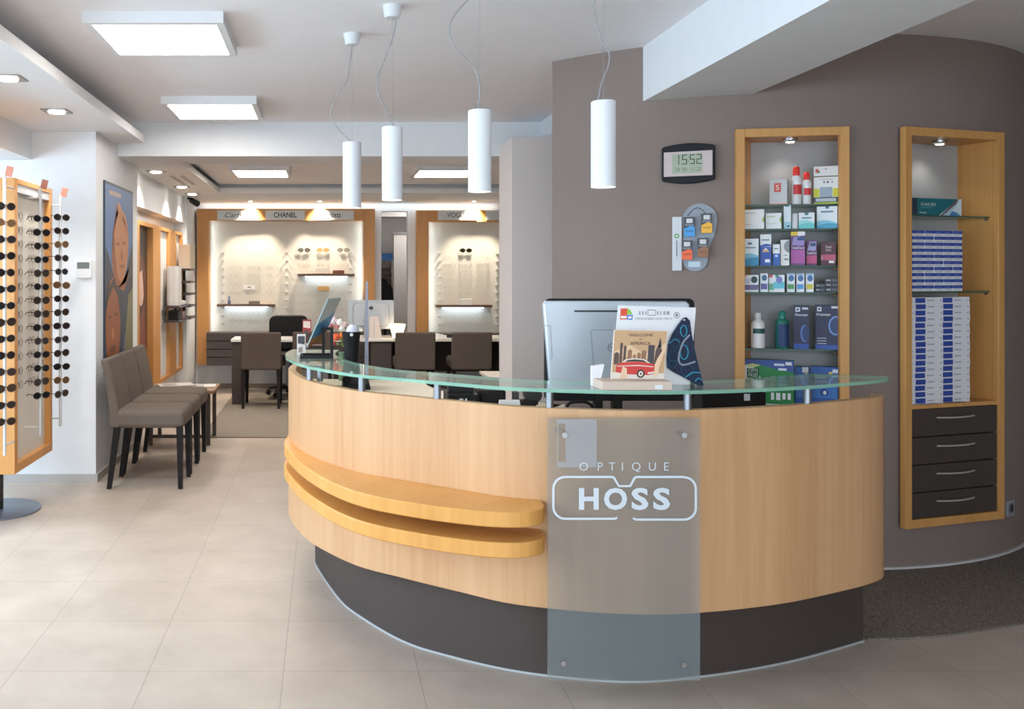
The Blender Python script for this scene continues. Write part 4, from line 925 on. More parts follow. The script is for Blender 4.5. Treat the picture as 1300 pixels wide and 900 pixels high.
# =================================================================== BACK WALL DISPLAYS
YF, YP = 10.99, 11.085
def display(x0, x1, xi0, xi1, zt_, zi, zb_l, zb_r, signs, label, shelves, pz):
    o = thing('frame_display', label, 'wall display', ((x0+x1)/2, YB, zi-1.4))
    f = MB().box(x0, YF, zb_l, xi0, YB-.001, zt_).box(xi1, YF, zb_r, x1, YB-.001, zt_).box(xi0, YF, zi, xi1, YB-.001, zt_)
    f.build('frame', ORANGE, o, bevel=.002)
    MB().box(xi0, YP, pz, xi1, YB-.001, zi).build('back_panel', mat((214,210,200), .6), o)
    for (a, b, body, kind) in signs:
        s = MB().box(a, YF-.012, ZA(279.3, YF), b, YF-.0006, ZA(267.3, YF)).build('sign_plate', mat((206,212,214), .5), o)
        t = MB(); S = Matrix.Translation(((a+b)/2, YF-.0126, ZA(273.3, YF))) @ FRONT
        if kind == 'script': S = S @ Matrix(((1,.35,0,0),(0,1,0,0),(0,0,1,0),(0,0,0,1)))
        t.text(body, .085, S, width=(b-a)*{'script':.62,'bold':.58,'mid':.34,'serif':.52}[kind], bold={'script':-.002,'bold':.02,'mid':.012,'serif':.006}[kind]); t.build('lettering', mat((44,44,46), .5), s)
    for (a, b, z) in shelves:
        s = MB().box(a, YP-.16, z-.03, b, YP-.0006, z).build('shelf_board', mat((108,84,66), .5), o)
        MB().box(a+.09, YP-.07, z-.040, b-.09, YP-.04, z-.0305).build('led_strip', emit((220,240,255), 9, 'led_glow'), s)
    return o
xs = [XA(p, YF) for p in (250, 476, 265, 462)]
d1 = display(xs[0], xs[1], xs[2], xs[3], ZA(265, YF), ZA(280, YF), .30, .30, [(XA(276,YF), XA(325,YF), 'Cartier', 'script'), (XA(337,YF), XA(387,YF), 'CHANEL', 'bold'), (XA(399,YF), XA(449,YF), 'götti', 'mid')],
             'large beech framed eyewear wall display under three sign plates, left one', [(XA(276,YP-.1), XA(349,YP-.1), ZA(386,YP-.1)), (XA(378,YP-.1), XA(450,YP-.1), ZA(347.5,YP-.1))], .62)
xs2 = [XA(p, YF) for p in (529, 700, 544, 686)]
d2 = display(xs2[0], xs2[1], xs2[2], xs2[3], ZA(267, YF), ZA(281.5, YF), .30, .30, [(XA(556,YF), XA(605,YF), 'VOGUE', 'serif'), (XA(617,YF), XA(666,YF), 'o', 'mid')],
             'beech framed eyewear wall display partly hidden by the white column', [(XA(553,YP-.1), XA(624,YP-.1), ZA(387,YP-.1))], .62)
for x in (283, 364, 445):
    r = MB(); X = XA(x, YP)
    for k in range(10): r.box(X-.018, YP-.03, ZA(321+10*k, YP)-.006, X+.018, YP-.0003, ZA(321+10*k, YP)+.006)
    r.build('peg_rail', mat((176,172,164), .5), d1)
for x in (558, 631):
    r = MB(); X = XA(x, YP)
    for k in range(10): r.box(X-.018, YP-.03, ZA(322+10*k, YP)-.006, X+.018, YP-.0003, ZA(322+10*k, YP)+.006)
    r.build('peg_rail', mat((176,172,164), .5), d2)
# frames and sunglasses on the displays
clear_rim = mat((176,168,152), .4)
gw = None; gs = {}
def hang(px, py, lab, col=None, grp='spectacles on the back wall'):
    global gw
    Mx = Matrix.Translation((XA(px, YP), YP-.024, ZA(py, YP)))
    if col is None:
        if gw is None: gw = specs(False, .14, .0235, tr=.0012).build('spectacles', [sun_lens, clear_rim], smooth=50); o = gw
        else: o = gw.copy(); COL.objects.link(o)
    else:
        o = specs(True, .15, .0235, tr=.003).build('sunglasses', [mat(col, .2), mat(tuple(int(u*.8) for u in col), .35)], smooth=50)
    o.location = Mx.to_translation(); tag(o, lab, 'spectacles' if col is None else 'sunglasses', grp)
for px, c, nm in ((386, (70,58,22), 'dark olive'), (410, (190,130,60), 'amber'), (436, (130,118,104), 'grey brown')):
    hang(px, 317.5, '%s sunglasses in the top row of the left back wall display' % nm, c, 'sunglasses on the back wall')
hang(591, 318, 'black sunglasses in the top row of the right back wall display', (26,24,14), 'sunglasses on the back wall')
rows = [330, 340, 350, 360, 371]
for r, py in enumerate(rows):
    for c, px in enumerate((300, 322, 345)):
        hang(px, py, 'clear spectacle frame, %s row, %s across the left half of the left display' % (ORD[r], ORD[c]))
for r, py in enumerate((328, 337, 374, 384, 394, 404)):
    for c, px in enumerate((386, 410, 435)):
        hang(px, py, 'clear spectacle frame, %s row, %s across the right half of the left display' % (ORD[r], ORD[c]))
for r, py in enumerate((398, 408)):
    for c, px in enumerate((300, 322, 345)):
        hang(px, py, 'clear spectacle frame, %s row below the lower shelf, %s across the left display' % (ORD[r], ORD[c]))
for r, py in enumerate((328, 337, 346, 355, 364, 373, 402, 411)):
    for c, px in enumerate((571, 591, 612)):
        hang(px, py, 'clear spectacle frame, %s row, %s across the right back wall display' % (ORD[r], ORD[c]))
# things on the display shelves
YS_ = YP-.1
zA, zB, zC = ZA(386, YS_)+.0006, ZA(347.5, YS_)+.0006, ZA(387, YS_)+.0006
def sb(px0, px1, pyt, z, col, name, lab, cat, d=.06):
    solo(MB().box(XA(px0, YS_), YS_-d/2, z, XA(px1, YS_), YS_+d/2, ZA(pyt, YS_)), name, lab, cat, [mat(col, .5)], bevel=.002)
sb(401, 417.5, 339.5, zB, (226,220,212), 'card', 'white card standing on the right shelf of the left display', 'card', .01)
sb(422.5, 437, 343, zB, (120,64,40), 'eyewear_case', 'reddish brown case on the right shelf of the left display', 'case')
sb(316, 330, 382, zA, (120,112,104), 'eyewear_case', 'low grey case on the lower shelf of the left display', 'case')
solo(MB().lathe([(.018,zA),(.02,zA+.03),(.008,zA+.06),(.012,zA+.09),(.004,zA+.10)], 12, c=(XA(291,YS_), YS_, 0)), 'figurine', 'small blue grey figurine on the lower shelf of the left display', 'figurine', [mat((90,100,140), .5)], smooth=50)
sb(583.5, 599, 379.5, zC, (232,232,226), 'card', 'white card standing on the shelf of the right display', 'card', .012)
p = W(316.5, 364.5, YP); solo(MB().box(p.x-.07, YP-.008, p.z-.028, p.x+.07, YP-.0006, p.z+.028).box(p.x-.02, YP-.0086, p.z-.006, p.x+.02, YP-.008, p.z+.006, 1), 'card', 'small white card pinned on the left half of the left display', 'card', [mat((232,232,228), .5), mat((120,120,120), .5)])
p = W(410.5, 366, YP); solo(MB().prism(rrect(p.x-.075, p.z-.026, p.x+.075, p.z+.026, .025), YP-.03, YP-.0006, axis='y'), 'eyewear_case', 'orange oval case below the right shelf of the left display', 'case', [mat((226,170,96), .5)])
# dark slatted drawer cabinets under the displays
def drawer_cab(x0, x1, z0, z1, label):
    o = thing('drawer_cabinet', label, 'cabinet', ((x0+x1)/2, 11.0, z0))
    MB().box(x0, 10.72, z0, x1, YF-.0015, z1).build('body', DKBROWN, o)
    n = 4
    nb = max(1, round((x1-x0)/.7)); w = (x1-x0)/nb
    for b in range(nb):
        for k in range(n):
            za = z0+(z1-z0)*k/n; MB().box(x0+w*b+.006, 10.705, za+.006, x0+w*(b+1)-.006, 10.7195, za+(z1-z0)/n-.006).build('drawer_front', mat((74,64,60), .5), o)
drawer_cab(XA(262, 10.71), xs[3]-.0, ZA(464, 10.71), ZA(422.5, 10.71), 'long dark slatted drawer cabinet under the left back wall display')
drawer_cab(xs2[2]+.005, xs2[3], ZA(464, 10.71), ZA(423.5, 10.71), 'long dark slatted drawer cabinet under the right back wall display')
# =================================================================== SEEN THROUGH THE PASSAGE
def wb(px0, py0, px1, py1, Y, d): a, b = W(px0, py1, Y), W(px1, py0, Y); return (a.x, Y, a.z, b.x, Y+d, b.z)
ps = thing('partition_panel', 'grey tall panel hanging from a dark rail in the passage', 'partition', (XA(510,12.7), 12.7, .05))
MB().box(XA(500,12.7), 12.7, .0005, XA(540,12.7), 12.75, ZA(298,12.7)).build('panel', mat((176,168,160), .7), ps)
MB().box(XA(498,12.7), 12.68, ZA(298,12.7), XA(540,12.7), 12.77, ZA(294.5,12.7)).build('rail', mat((90,82,78), .5), ps)
cab = thing('shelf_unit', 'white shelf unit in the passage under a blue sign board', 'shelf unit', (XA(491,13.6), 13.8, 0))
a, b = XA(478,13.6), XA(499.5,13.6)
MB().box(a, 13.95, .0005, b, 13.995, ZA(330,13.6)).box(a, 13.6, .0005, a+.03, 13.95, ZA(330,13.6)).box(b-.03, 13.6, .0005, b, 13.95, ZA(330,13.6)).build('body', mat((226,214,200), .6), cab)
for py in (340, 346, 352, 358, 390): MB().box(a+.03, 13.62, ZA(py,13.6)-.012, b-.03, 13.95, ZA(py,13.6)).build('shelf_board', mat((150,120,100), .6), cab)
MB().box(*wb(485, 321.5, 498.5, 331, 13.55, .05)).build('sign_board', mat((80,150,226), .5), cab)
jk = [(XA(485,13.3),ZA(381,13.3)),(XA(499,13.3),ZA(381,13.3)),(XA(498.5,13.3),ZA(366,13.3)),(XA(494,13.3),ZA(362,13.3)),(XA(490,13.3),ZA(355,13.3)),(XA(486,13.3),ZA(352,13.3)),(XA(484,13.3),ZA(356,13.3))]
ct = thing('coat_stand', 'dark coat hanging on a stand in the passage', 'coat stand', (XA(491,13.3), 13.3, 0))
MB().prism([(p[0], p[1]) for p in jk[2:]]+[(XA(482,13.3), .75), (XA(500.5,13.3), .75)], 13.26, 13.36, axis='y').build('coat', mat((32,32,36), .8), ct, bevel=.02)
MB().lathe([(.15, .0005), (.15, .02), (.02, .025), (.015, 1.3)], 16, c=(XA(490,13.3), 13.41, 0)).build('pole', BLACK, ct, smooth=40)
# =================================================================== ON THE CONSULTING TABLES
TZ = .7066
im = thing('desktop_computer', 'silver all-in-one computer seen from behind on the right consulting table', 'computer', (XA(471, 9.95), 9.95, TZ))
a, b = XA(442, 9.93), XA(500, 9.93); zt_ = ZA(381, 9.93); zb_ = .80
MB().prism(rrect(a, zb_, b, zt_, .012), 9.93, 9.945, axis='y').build('screen_housing', SILVER, im)
MB().prism(rrect(a+.05, zb_+.03, b-.05, zt_-.03, .05), 9.915, 9.931, axis='y').build('rear_bulge', SILVER, im, bevel=.008)
xc = (a+b)/2
MB().prism([(xc-.08, TZ), (xc+.08, TZ), (xc+.07, .95), (xc-.07, .95)], 9.89, 9.9, axis='y').box(xc-.09, 9.85, TZ, xc+.09, 10.02, TZ+.006).build('foot', SILVER, im)
lg = MB(); zl = ZA(391, 9.91)
lg.flat(ell(xc-.008, zl, .016, .019, 16, .2), 9.9142, 0).flat(ell(xc+.008, zl, .016, .019, 16, -.2), 9.9140, 0).flat([(xc, zl+.020), (xc+.004, zl+.030), (xc+.012, zl+.034), (xc+.009, zl+.025)], 9.9142, 0)
lg.build('logo', mat((40,40,44), .4), im)
br = MB(); 
solo(MB().prism([(XA(469, 9.75), TZ), (XA(485, 9.75), TZ), (XA(480, 9.75), ZA(402, 9.75)), (XA(469, 9.75), ZA(402, 9.75))], 9.74, 9.79, axis='y').box(XA(474.5,9.75), 9.735, TZ, XA(475.2,9.75), 9.74, ZA(404,9.75), 1), 'brochure_holder', 'white brochure holder in front of the silver computer', 'brochure holder', [mat((228,214,204), .5), mat((190,180,172), .5)])
la = thing('table_lamp', 'small glowing flared table lamp on the right consulting table', 'lamp', (XA(504.5, 9.76), 9.76, TZ))
MB().lathe([(.048, TZ+.012), (.088, ZA(411.5, 9.76))], 28, c=(XA(504.5, 9.76), 9.76, 0)).build('lamp_shade', emit((255,226,186), 4.5, 'lamp_shade_glow'), la, smooth=40)
MB().lathe([(.05, TZ), (.05, TZ+.0115)], 28, c=(XA(504.5, 9.76), 9.76, 0)).build('base', CHROME, la, smooth=40)
m = MB(TR(XA(559, 9.9), 9.9, TZ, .3)); m.hexa([(-.06,-.05,0),(.06,-.05,0),(.06,.05,0),(-.06,.05,0),(-.05,.01,.05),(.05,.01,.03),(.05,.03,.03),(-.05,.03,.05)])
solo(m, 'folded_paper', 'white folded paper standing on the right consulting table', 'paper', [mat((230,230,230), .5)])
m = MB(TR(XA(573, 9.9), 9.9, TZ, -.2)); m.prism(rrect(-.05,-.03,.05,.03,.015), 0, .04)
solo(m, 'eyewear_case', 'dark eyewear case on the right consulting table', 'case', [NEARBLK])
lc = thing('low_cabinet', 'low pale cabinet standing by the white column', 'cabinet', (1.66, 8.1, Zc))
MB().box(1.43, 7.86, .48, 1.95, 8.36, .505).build('top', mat((206,196,188), .5), lc); MB().box(1.45, 7.88, Zc, 1.93, 8.34, .48).build('body', mat((150,136,124), .6), lc)
MB().box(1.46, 7.872, .06, 1.92, 7.8795, .46).build('door', mat((168,154,142), .6), lc)
# =================================================================== ON AND BEHIND THE COUNTER
GZ = 1.0166; WZ = .8726; DZ = .7276
# black rack with slanted picture on the left end of the glass
rk = thing('brochure_rack', 'small black metal rack with a slanted picture panel on the glass counter end', 'brochure rack', (-.03, 4.19, GZ))
fr = MB(); X0, X1 = XA(381, 4.16), XA(423, 4.16); zt_ = ZA(415.5, 4.2); xm = XA(410.5, 4.16)
t_ = .0065
for y in (4.12, 4.26):
    fr.box(X1-t_*2, y-t_, GZ, X1, y+t_, zt_).box(X0, y-t_, GZ, X1-t_*2, y+t_, GZ+.012)
fr.box(X1-t_*2, 4.12+t_, zt_-.013, X1, 4.26-t_, zt_).box(X1-t_*2, 4.12+t_, GZ, X1, 4.26-t_, GZ+.012).box(X0, 4.12+t_, GZ, X0+.012, 4.26-t_, GZ+.012)
fr.box(xm-t_, 4.18, GZ+.012, xm+t_, 4.2, zt_-.013).box(XA(408,4.2), 4.18, zt_-.013, X1-t_*2, 4.2, zt_)
fr.build('frame', BLACK, rk)
MB().box(X0+.03, 4.13, GZ+.045, xm, 4.25, GZ+.053).build('tray', BLACK, rk)
a, b = W(389, 438.5, 4.19), W(415.5, 378, 4.19); dx = Vector((b.x-a.x, 0, b.z-a.z)); L = dx.length; dx.normalize(); nx = Vector((dx.z, 0, -dx.x))
pan = MB(); th = .006
ex = Vector((.30, .95, 0)).normalized()
def pp(u, v, t): q = Vector((a.x, 4.09, a.z))+dx*(u*L)+ex*(v*.20)+nx*t; return (q.x, q.y, q.z)
pan.hexa([pp(0,0,0), pp(0,1,0), pp(0,1,th), pp(0,0,th), pp(1,0,0), pp(1,1,0), pp(1,1,th), pp(1,0,th)], 0)
for t in (-.0006, th+.0006):
    pan.quad(pp(.0,0,t), pp(.0,1,t), pp(.3,1,t), pp(.16,0,t), 3); pan.quad(pp(.16,0,t), pp(.3,1,t), pp(.72,1,t), pp(.46,0,t), 1); pan.quad(pp(.46,0,t), pp(.72,1,t), pp(1,1,t), pp(1,0,t), 2)
pan.build('picture_panel', [mat((150,170,170), .4), mat((64,128,170), .4), mat((176,184,180), .4), mat((176,120,70), .4)], rk)
def leaf(px0, py0, px1, py1, Y, cols, lab, name='leaflet', cat='leaflet', zb=None):
    p, q = W(px0, py1, Y), W(px1, py0, Y); z0 = p.z if zb is None else zb
    m = MB().box(p.x, Y, z0, q.x, Y+.004, q.z); w, h = q.x-p.x, q.z-z0
    m.flat([(p.x+w*.1, z0+h*.55), (p.x+w*.9, z0+h*.5), (p.x+w*.9, z0+h*.9), (p.x+w*.1, z0+h*.9)], Y-.0004, 1); m.flat([(p.x+w*.15, z0+h*.1), (p.x+w*.7, z0+h*.15), (p.x+w*.6, z0+h*.4), (p.x+w*.2, z0+h*.35)], Y-.0004, 2)
    solo(m, name, lab, cat, [mat(c, .5) for c in cols])
leaf(377, 424, 388, 452, 4.30, ((214,206,200), (60,56,60), (150,130,120)), 'black and white leaflet at the left of the black rack', zb=GZ)
leaf(384, 405.5, 395, 425, 10.0, ((150,60,60), (226,216,220), (70,60,90)), 'red and white booklet standing on the left consulting table', 'booklet', 'booklet', zb=TZ)
m = MB(TR(XA(396, 4.2)+.01, 4.19, GZ+.0536, .2)); m.box(-.035, -.04, 0, .03, .04, .004).box(-.034, -.039, .0042, .029, .038, .008, 1)
solo(m, 'leaflet_pile', 'small pile of reddish leaflets on the tray of the black rack', 'leaflets', [mat((150,110,96), .5), mat((190,150,140), .5)])
# flowers beside the rack
fx, fy = XA(435, 4.5), 4.5; k = fy/9.85
fl = thing('flower_arrangement', 'small flower arrangement with pale and orange blooms beside the black rack', 'flowers', (fx, fy, WZ))
MB().lathe([(.019, WZ), (.022, WZ+.05), (.020, WZ+.14)], 20, c=(fx, fy, 0)).build('pot', mat((120,150,120), .4), fl, smooth=50)
fol = MB()
for i in range(30):
    a = random.uniform(0, 2*PI); r = random.uniform(.0, .028); fol.ball((fx+r*math.cos(a), fy+r*math.sin(a)*.6, ZA(random.uniform(412, 440), fy)), .011, 0, 8, 5, (1, 1, .6))
fol.build('foliage', mat((140,150,90), .7), fl, smooth=60)
for (px, py, r, c) in ((427,428,.045,(226,96,50)), (434,426,.035,(232,120,60)), (424,436,.025,(180,60,60)), (416,411,.04,(232,214,206)), (423,407,.042,(226,200,196)), (431,409,.04,(236,224,214)), (438,412,.035,(214,180,170)), (421,415,.03,(200,90,90)), (434,417,.036,(230,216,200)), (438,422,.03,(226,206,190)), (428,414,.03,(190,120,110))):
    p = W(px, py, fy-.03)
    b = MB(); r *= k*.95
    for q_i in range(7):
        a = q_i*2*PI/6; q = (p.x+(r*.5*math.cos(a) if q_i < 6 else 0), p.y-(.004 if q_i == 6 else 0), p.z+(r*.5*math.sin(a) if q_i < 6 else 0)); b.ball(q, r*.55, 0, 8, 6)
    b.build('bloom', mat(c, .6), fl, smooth=60)
# black flared vase and white dome
vx, vy = XA(446, 4.42), 4.42
va = thing('black_holder', 'tall black flared holder with a round white top behind the glass counter', 'holder', (vx, vy, WZ))
MB().lathe([(.032, WZ), (.034, WZ+.13), (.036, WZ+.17), (.046, ZA(421, vy)), (.043, ZA(421, vy))], 28, c=(vx, vy, 0)).build('body', BLACK, va, smooth=40)
MB().ball((vx+.006, vy, ZA(421, vy)+.004), .031, 0, 18, 12).build('white_dome', mat((214,216,230), .4), va, smooth=60)
MB().lathe([(.008, 0), (.008, .006)], 14, c=(XA(446, 4.4), vy-.0485, ZA(424, 4.42)), axis='y').build('white_button', mat((226,226,230), .4), va)
# slim grey post
px_, py_ = XA(465.5, 5.2), 5.2
gp = thing('grey_post', 'slim tapered grey post standing behind the counter', 'post', (px_, py_, 0))
b = .018; t = .006; zt_ = ZA(357, 5.2)
MB().hexa([(px_-b-.004, py_-b, .02), (px_+b, py_-b, .02), (px_+b, py_+b, .02), (px_-b-.004, py_+b, .02), (px_-t, py_-t, zt_), (px_+t, py_-t, zt_), (px_+t, py_+t, zt_), (px_-t, py_+t, zt_)]).build('shaft', mat((128,130,142), .4, .3), gp)
MB().lathe([(.13, .0005), (.13, .015), (.02, .02)], 28, c=(px_, py_, 0)).build('foot_plate', mat((128,130,142), .4, .3), gp, smooth=40)
# telephone with coiled cord on the inner worktop
tx, ty = XA(452, 4.2), 4.2
te = thing('telephone', 'black desk telephone with a coiled cord on the inner worktop', 'telephone', (tx, ty, WZ))
MB().hexa([(tx-.065,ty-.07,WZ),(tx+.065,ty-.07,WZ),(tx+.065,ty+.07,WZ),(tx-.065,ty+.07,WZ),(tx-.06,ty-.065,WZ+.025),(tx+.06,ty-.065,WZ+.025),(tx+.06,ty+.065,WZ+.05),(tx-.06,ty+.065,WZ+.05)]).build('base', BLACK, te, bevel=.005)
MB().tube([(tx-.045,ty-.06,WZ+.045),(tx-.045,ty-.03,WZ+.06),(tx-.045,ty+.04,WZ+.07),(tx-.045,ty+.065,WZ+.062)], [.02,.013,.013,.02], 12).build('handset', BLACK, te, smooth=60)
cc = [(tx-.05-.001*i, ty-.065+.009*math.cos(i*1.05), WZ+.012+.008*math.sin(i*1.05)) for i in range(90)]
MB().tube(cc, .0016, 5).build('cord', BLACK, te, smooth=60)
# receipt printer, black machine, paper roll and tape dispenser
p0, p1 = W(567, 512, 3.62), W(606, 487.5, 3.62)
rp = thing('receipt_printer', 'black receipt printer on the inner worktop with small white marks', 'printer', ((p0.x+p1.x)/2, 3.62, WZ))
MB().hexa([(p0.x,3.58,WZ),(p1.x,3.58,WZ),(p1.x,3.72,WZ),(p0.x,3.72,WZ),(p0.x,3.58,WZ+.05),(p1.x,3.58,WZ+.05),(p1.x,3.72,WZ+.055),(p0.x,3.72,WZ+.055)]).build('body', BLACK, rp, bevel=.004)
MB().lathe([(.026, p0.x+.01), (.026, p1.x-.012)], 18, c=(0, 3.66, WZ+.058), axis='x').build('roll_cover', NEARBLK, rp, smooth=40)
MB().box(p0.x+.045, 3.5785, WZ+.030, p0.x+.06, 3.5795, WZ+.036).box(p0.x+.068, 3.5785, WZ+.026, p0.x+.075, 3.5795, WZ+.036).build('lettering', mat((210,210,214), .5), rp)
p0, p1 = W(608, 512, 3.66), W(640, 494, 3.66)
solo(MB().box(p0.x, 3.62, WZ, p1.x, 3.76, p1.z), 'card_terminal', 'plain black machine between the receipt printer and the paper roll', 'machine', [BLACK], bevel=.008)
cx_ = XA(646, 3.48); solo(MB().lathe([(.005, cx_-.037), (.023, cx_-.037), (.023, cx_+.037), (.005, cx_+.037)], 28, c=(0, 3.47, WZ+.0235), axis='x'), 'paper_roll', 'white paper roll lying on the inner worktop', 'paper roll', [mat((228,226,224), .6)], smooth=40)
x_ = XA(668, 3.6)
td = thing('tape_dispenser', 'dark grey tape dispenser beside the white paper roll', 'tape dispenser', (x_, 3.6, WZ))
MB().box(x_-.055, 3.56, WZ, x_+.04, 3.62, WZ+.03).build('body', NEARBLK, td, bevel=.006)
MB().lathe([(.012, 3.565), (.033, 3.565), (.033, 3.615), (.012, 3.615)], 24, c=(x_+.022, 0, WZ+.052), axis='y').build('tape_reel', mat((44,42,46), .35), td, smooth=40)
MB().box(x_-.055, 3.57, WZ+.0302, x_-.035, 3.61, WZ+.062).build('cutter', mat((60,60,64), .4), td)
p0, p1 = W(683, 518, 3.5), W(698, 513.5, 3.5)
solo(MB().box(p0.x, 3.47, WZ, p1.x-.003, 3.53, WZ+.018), 'note_block', 'small cream note block at the end of the inner worktop', 'note block', [mat((232,218,186), .6)])
# big all-in-one computer seen from behind
YM = 3.52
mo = thing('all_in_one_computer', 'large silver and black all-in-one computer seen from behind on the counter', 'computer', (XA(786, YM), YM, DZ))
a, b = W(692, 509, YM), W(882, 379, YM)
MB().prism(rrect(a.x, a.z, b.x, b.z, .022), YM, YM+.022, axis='y').build('screen_bezel', BLACK, mo, bevel=.003)
PT = lambda px, py: ((px-CX)*(YM-.03)/F, H-(py-CY)*(YM-.03)/F)
sil = [PT(690,386), PT(693,382), PT(871,382.5), PT(876,386), PT(873,470), PT(866,498), PT(702,498), PT(698,487)]
bk = MB().prism(sil, YM-.03, YM-.0004, axis='y').build('back_cover', mat((192,200,208), .34, .3), mo, bevel=.006)
dk = mat((50,56,64), .4); y = YM-.0308
def ln(x0, y0, x1, y1, w=.0012):
    p, q = Vector(PT(x0, y0)), Vector(PT(x1, y1)); d = (q-p).normalized(); n = Vector((-d.y, d.x))*w
    return [tuple(p+n), tuple(q+n), tuple(q-n), tuple(p-n)]
MB().flat(ln(729,395,785,395,.0035), y).build('vent_slot', dk, bk)
s_ = MB()
for q in ((691,413.5,698.5,413.5),(698.5,413.5,701,454),(701,454,698,456),(750,419,783,418.5),(750,419,754,470),(754,470,757,498)): s_.flat(ln(*q, .0009), y)
s_.build('panel_seam', mat((110,116,122), .5), bk)
rc = PT(777, 441); s_ = MB(); s_.tube([(rc[0]+.016*math.cos(2*PI*i/24), y, rc[1]+.016*math.sin(2*PI*i/24)) for i in range(24)], .0012, 5, closed=True).text('DELL', .012, Matrix.Translation((rc[0], y-.0004, rc[1])) @ FRONT)
s_.build('logo', mat((120,128,136), .3, .6), bk)
for x0, x1 in ((754, 764), (777, 789)): MB().box(XA(x0, YM), YM-.012, DZ+.012, XA(x1, YM), YM+.02, a.z+.03).build('stand_leg', BLACK, mo)
MB().box(XA(750, YM), YM-.07, DZ, XA(793, YM), YM+.12, DZ+.012).build('stand_foot', BLACK, mo, bevel=.003)
cb = [(1.02, 3.50, DZ+.01), (.96, 3.49, DZ+.06), (.93, 3.47, DZ+.165), (.97, 3.46, DZ+.185), (1.02, 3.47, DZ+.172), (1.06, 3.50, DZ+.11)]
MB().tube(catmull(cb, 8), .006, 8).build('cable', BLACK, mo, smooth=60)
p0, p1 = W(890, 520, 3.62), W(973, 497.5, 3.62)
pr = thing('printer', 'black printer with a white sticker under the right end of the glass counter', 'printer', ((p0.x+p1.x)/2, 3.65, DZ))
MB().box(p0.x, 3.62, DZ, p1.x, 3.80, p1.z).build('body', BLACK, pr, bevel=.008)
MB().box(p0.x+.03, 3.612, DZ+.05, p1.x-.03, 3.619, DZ+.07).build('paper_slot', NEARBLK, pr)
p0, p1 = W(944.5, 508.5, 3.62), W(952, 500, 3.62); MB().box(p0.x, 3.6185, p0.z, p1.x, 3.6195, p1.z).build('sticker', mat((206,208,210), .5), pr)
# microfibre cloth display
YC = 3.14
ds = thing('cloth_display', 'white cardboard cloth display with a beige tray on the glass counter', 'display', (XA(812, 3.06), 3.06, GZ))
ty0, ty1 = 2.995, 3.115
xa, xb = XA(765, ty0), XA(853, ty0); zt_ = ZA(484.5, ty0)
MB().box(xa, ty0, GZ, xb, ty1, zt_).build('tray', mat((206,186,170), .55), ds)
p0, p1 = W(831.5, 494, ty0), W(841, 488.8, ty0); MB().box(p0.x, ty0-.0008, p0.z, p1.x, ty0-.0003, p1.z).build('price_label', mat((222,226,230), .5), ds)
hc = [W(785,387.5,YC), W(883.5,390.5,YC), W(876,488.4,YC), W(776,488.4,YC)]
hc = [(p.x, max(p.z, GZ)) for p in hc]
card = MB().prism(hc, YC, YC+.004, axis='y').build('header_card', mat((226,226,228), .5), ds)
yk = YC-.0006
def CP_(pts): return [(W(x, y_, YC).x, W(x, y_, YC).z) for x, y_ in pts]
lg = MB()
lg.flat(CP_([(788,391.5),(796.5,391.5),(795.5,405.5),(787,405.5)]), yk, 0).flat(CP_([(796.5,391.5),(799.5,393),(803,399),(796,399)]), yk, 1).flat(CP_([(796,399.5),(803.5,400),(802.5,406),(795.5,405.5)]), yk, 2)
lg.flat(CP_([(788,401),(795.5,401),(795.3,404),(788,404)]), yk-.0002, 3).flat(CP_([(797,401.5),(802,401.5),(801.8,404.3),(797,404.3)]), yk-.0002, 3)
lg.build('logo', [mat((220,76,50), .5), mat((140,190,60), .5), mat((60,110,200), .5), mat((236,230,228), .5)], card)
lt = MB(); p = W(830, 404.7, YC); lt.text('MICROFIBRE HIGH TECH', .0105, Matrix.Translation((p.x, yk, p.z)) @ FRONT, width=(853-807)*YC/F)
for q in ((822,393.2,832.5,394),(822,399.8,832.5,400.6),(822,393.2,822.7,400.6),(831.8,393.2,832.5,400.6)): lt.flat(CP_([(q[0],q[1]),(q[2],q[1]),(q[2],q[3]),(q[0],q[3])]), yk, 0)
for x0, x1 in ((811,813),(815,817),(819,820.5),(834,836),(838,839.5),(842,844.5),(846,850)): lt.flat(CP_([(x0,395),(x1,395),(x1,399.6),(x0,399.6)]), yk, 1)
lt.build('lettering', [mat((120,120,130), .5), mat((160,160,168), .5)], card)
ri = MB(); c = W(859, 400, YC); ri.tube([(c.x+.010*math.cos(2*PI*i/20), yk, c.z+.010*math.sin(2*PI*i/20)) for i in range(20)], .0011, 5, closed=True); ri.flat(ell(c.x, c.z, .005, .006), yk, 0)
ri.build('logo', mat((140,140,152), .5), card)
# white carton left of the tray
m = MB(); a_, b_ = W(757, 494, 3.03), W(776, 494, 3.03)
p = [W(757.5,494,3.02), W(775.5,494,3.02), W(777,462,3.02), W(765,462,3.02)]
solo(MB().prism([(XA(757.5,3.13), GZ), (xa-.002, GZ), (xa-.002, ZA(464,3.13)), (XA(764,3.13), ZA(461.5,3.13))], 3.10, 3.125, axis='y'), 'white_carton', 'slanted white carton just left of the picture booklet', 'box', [mat((228,226,228), .5)])
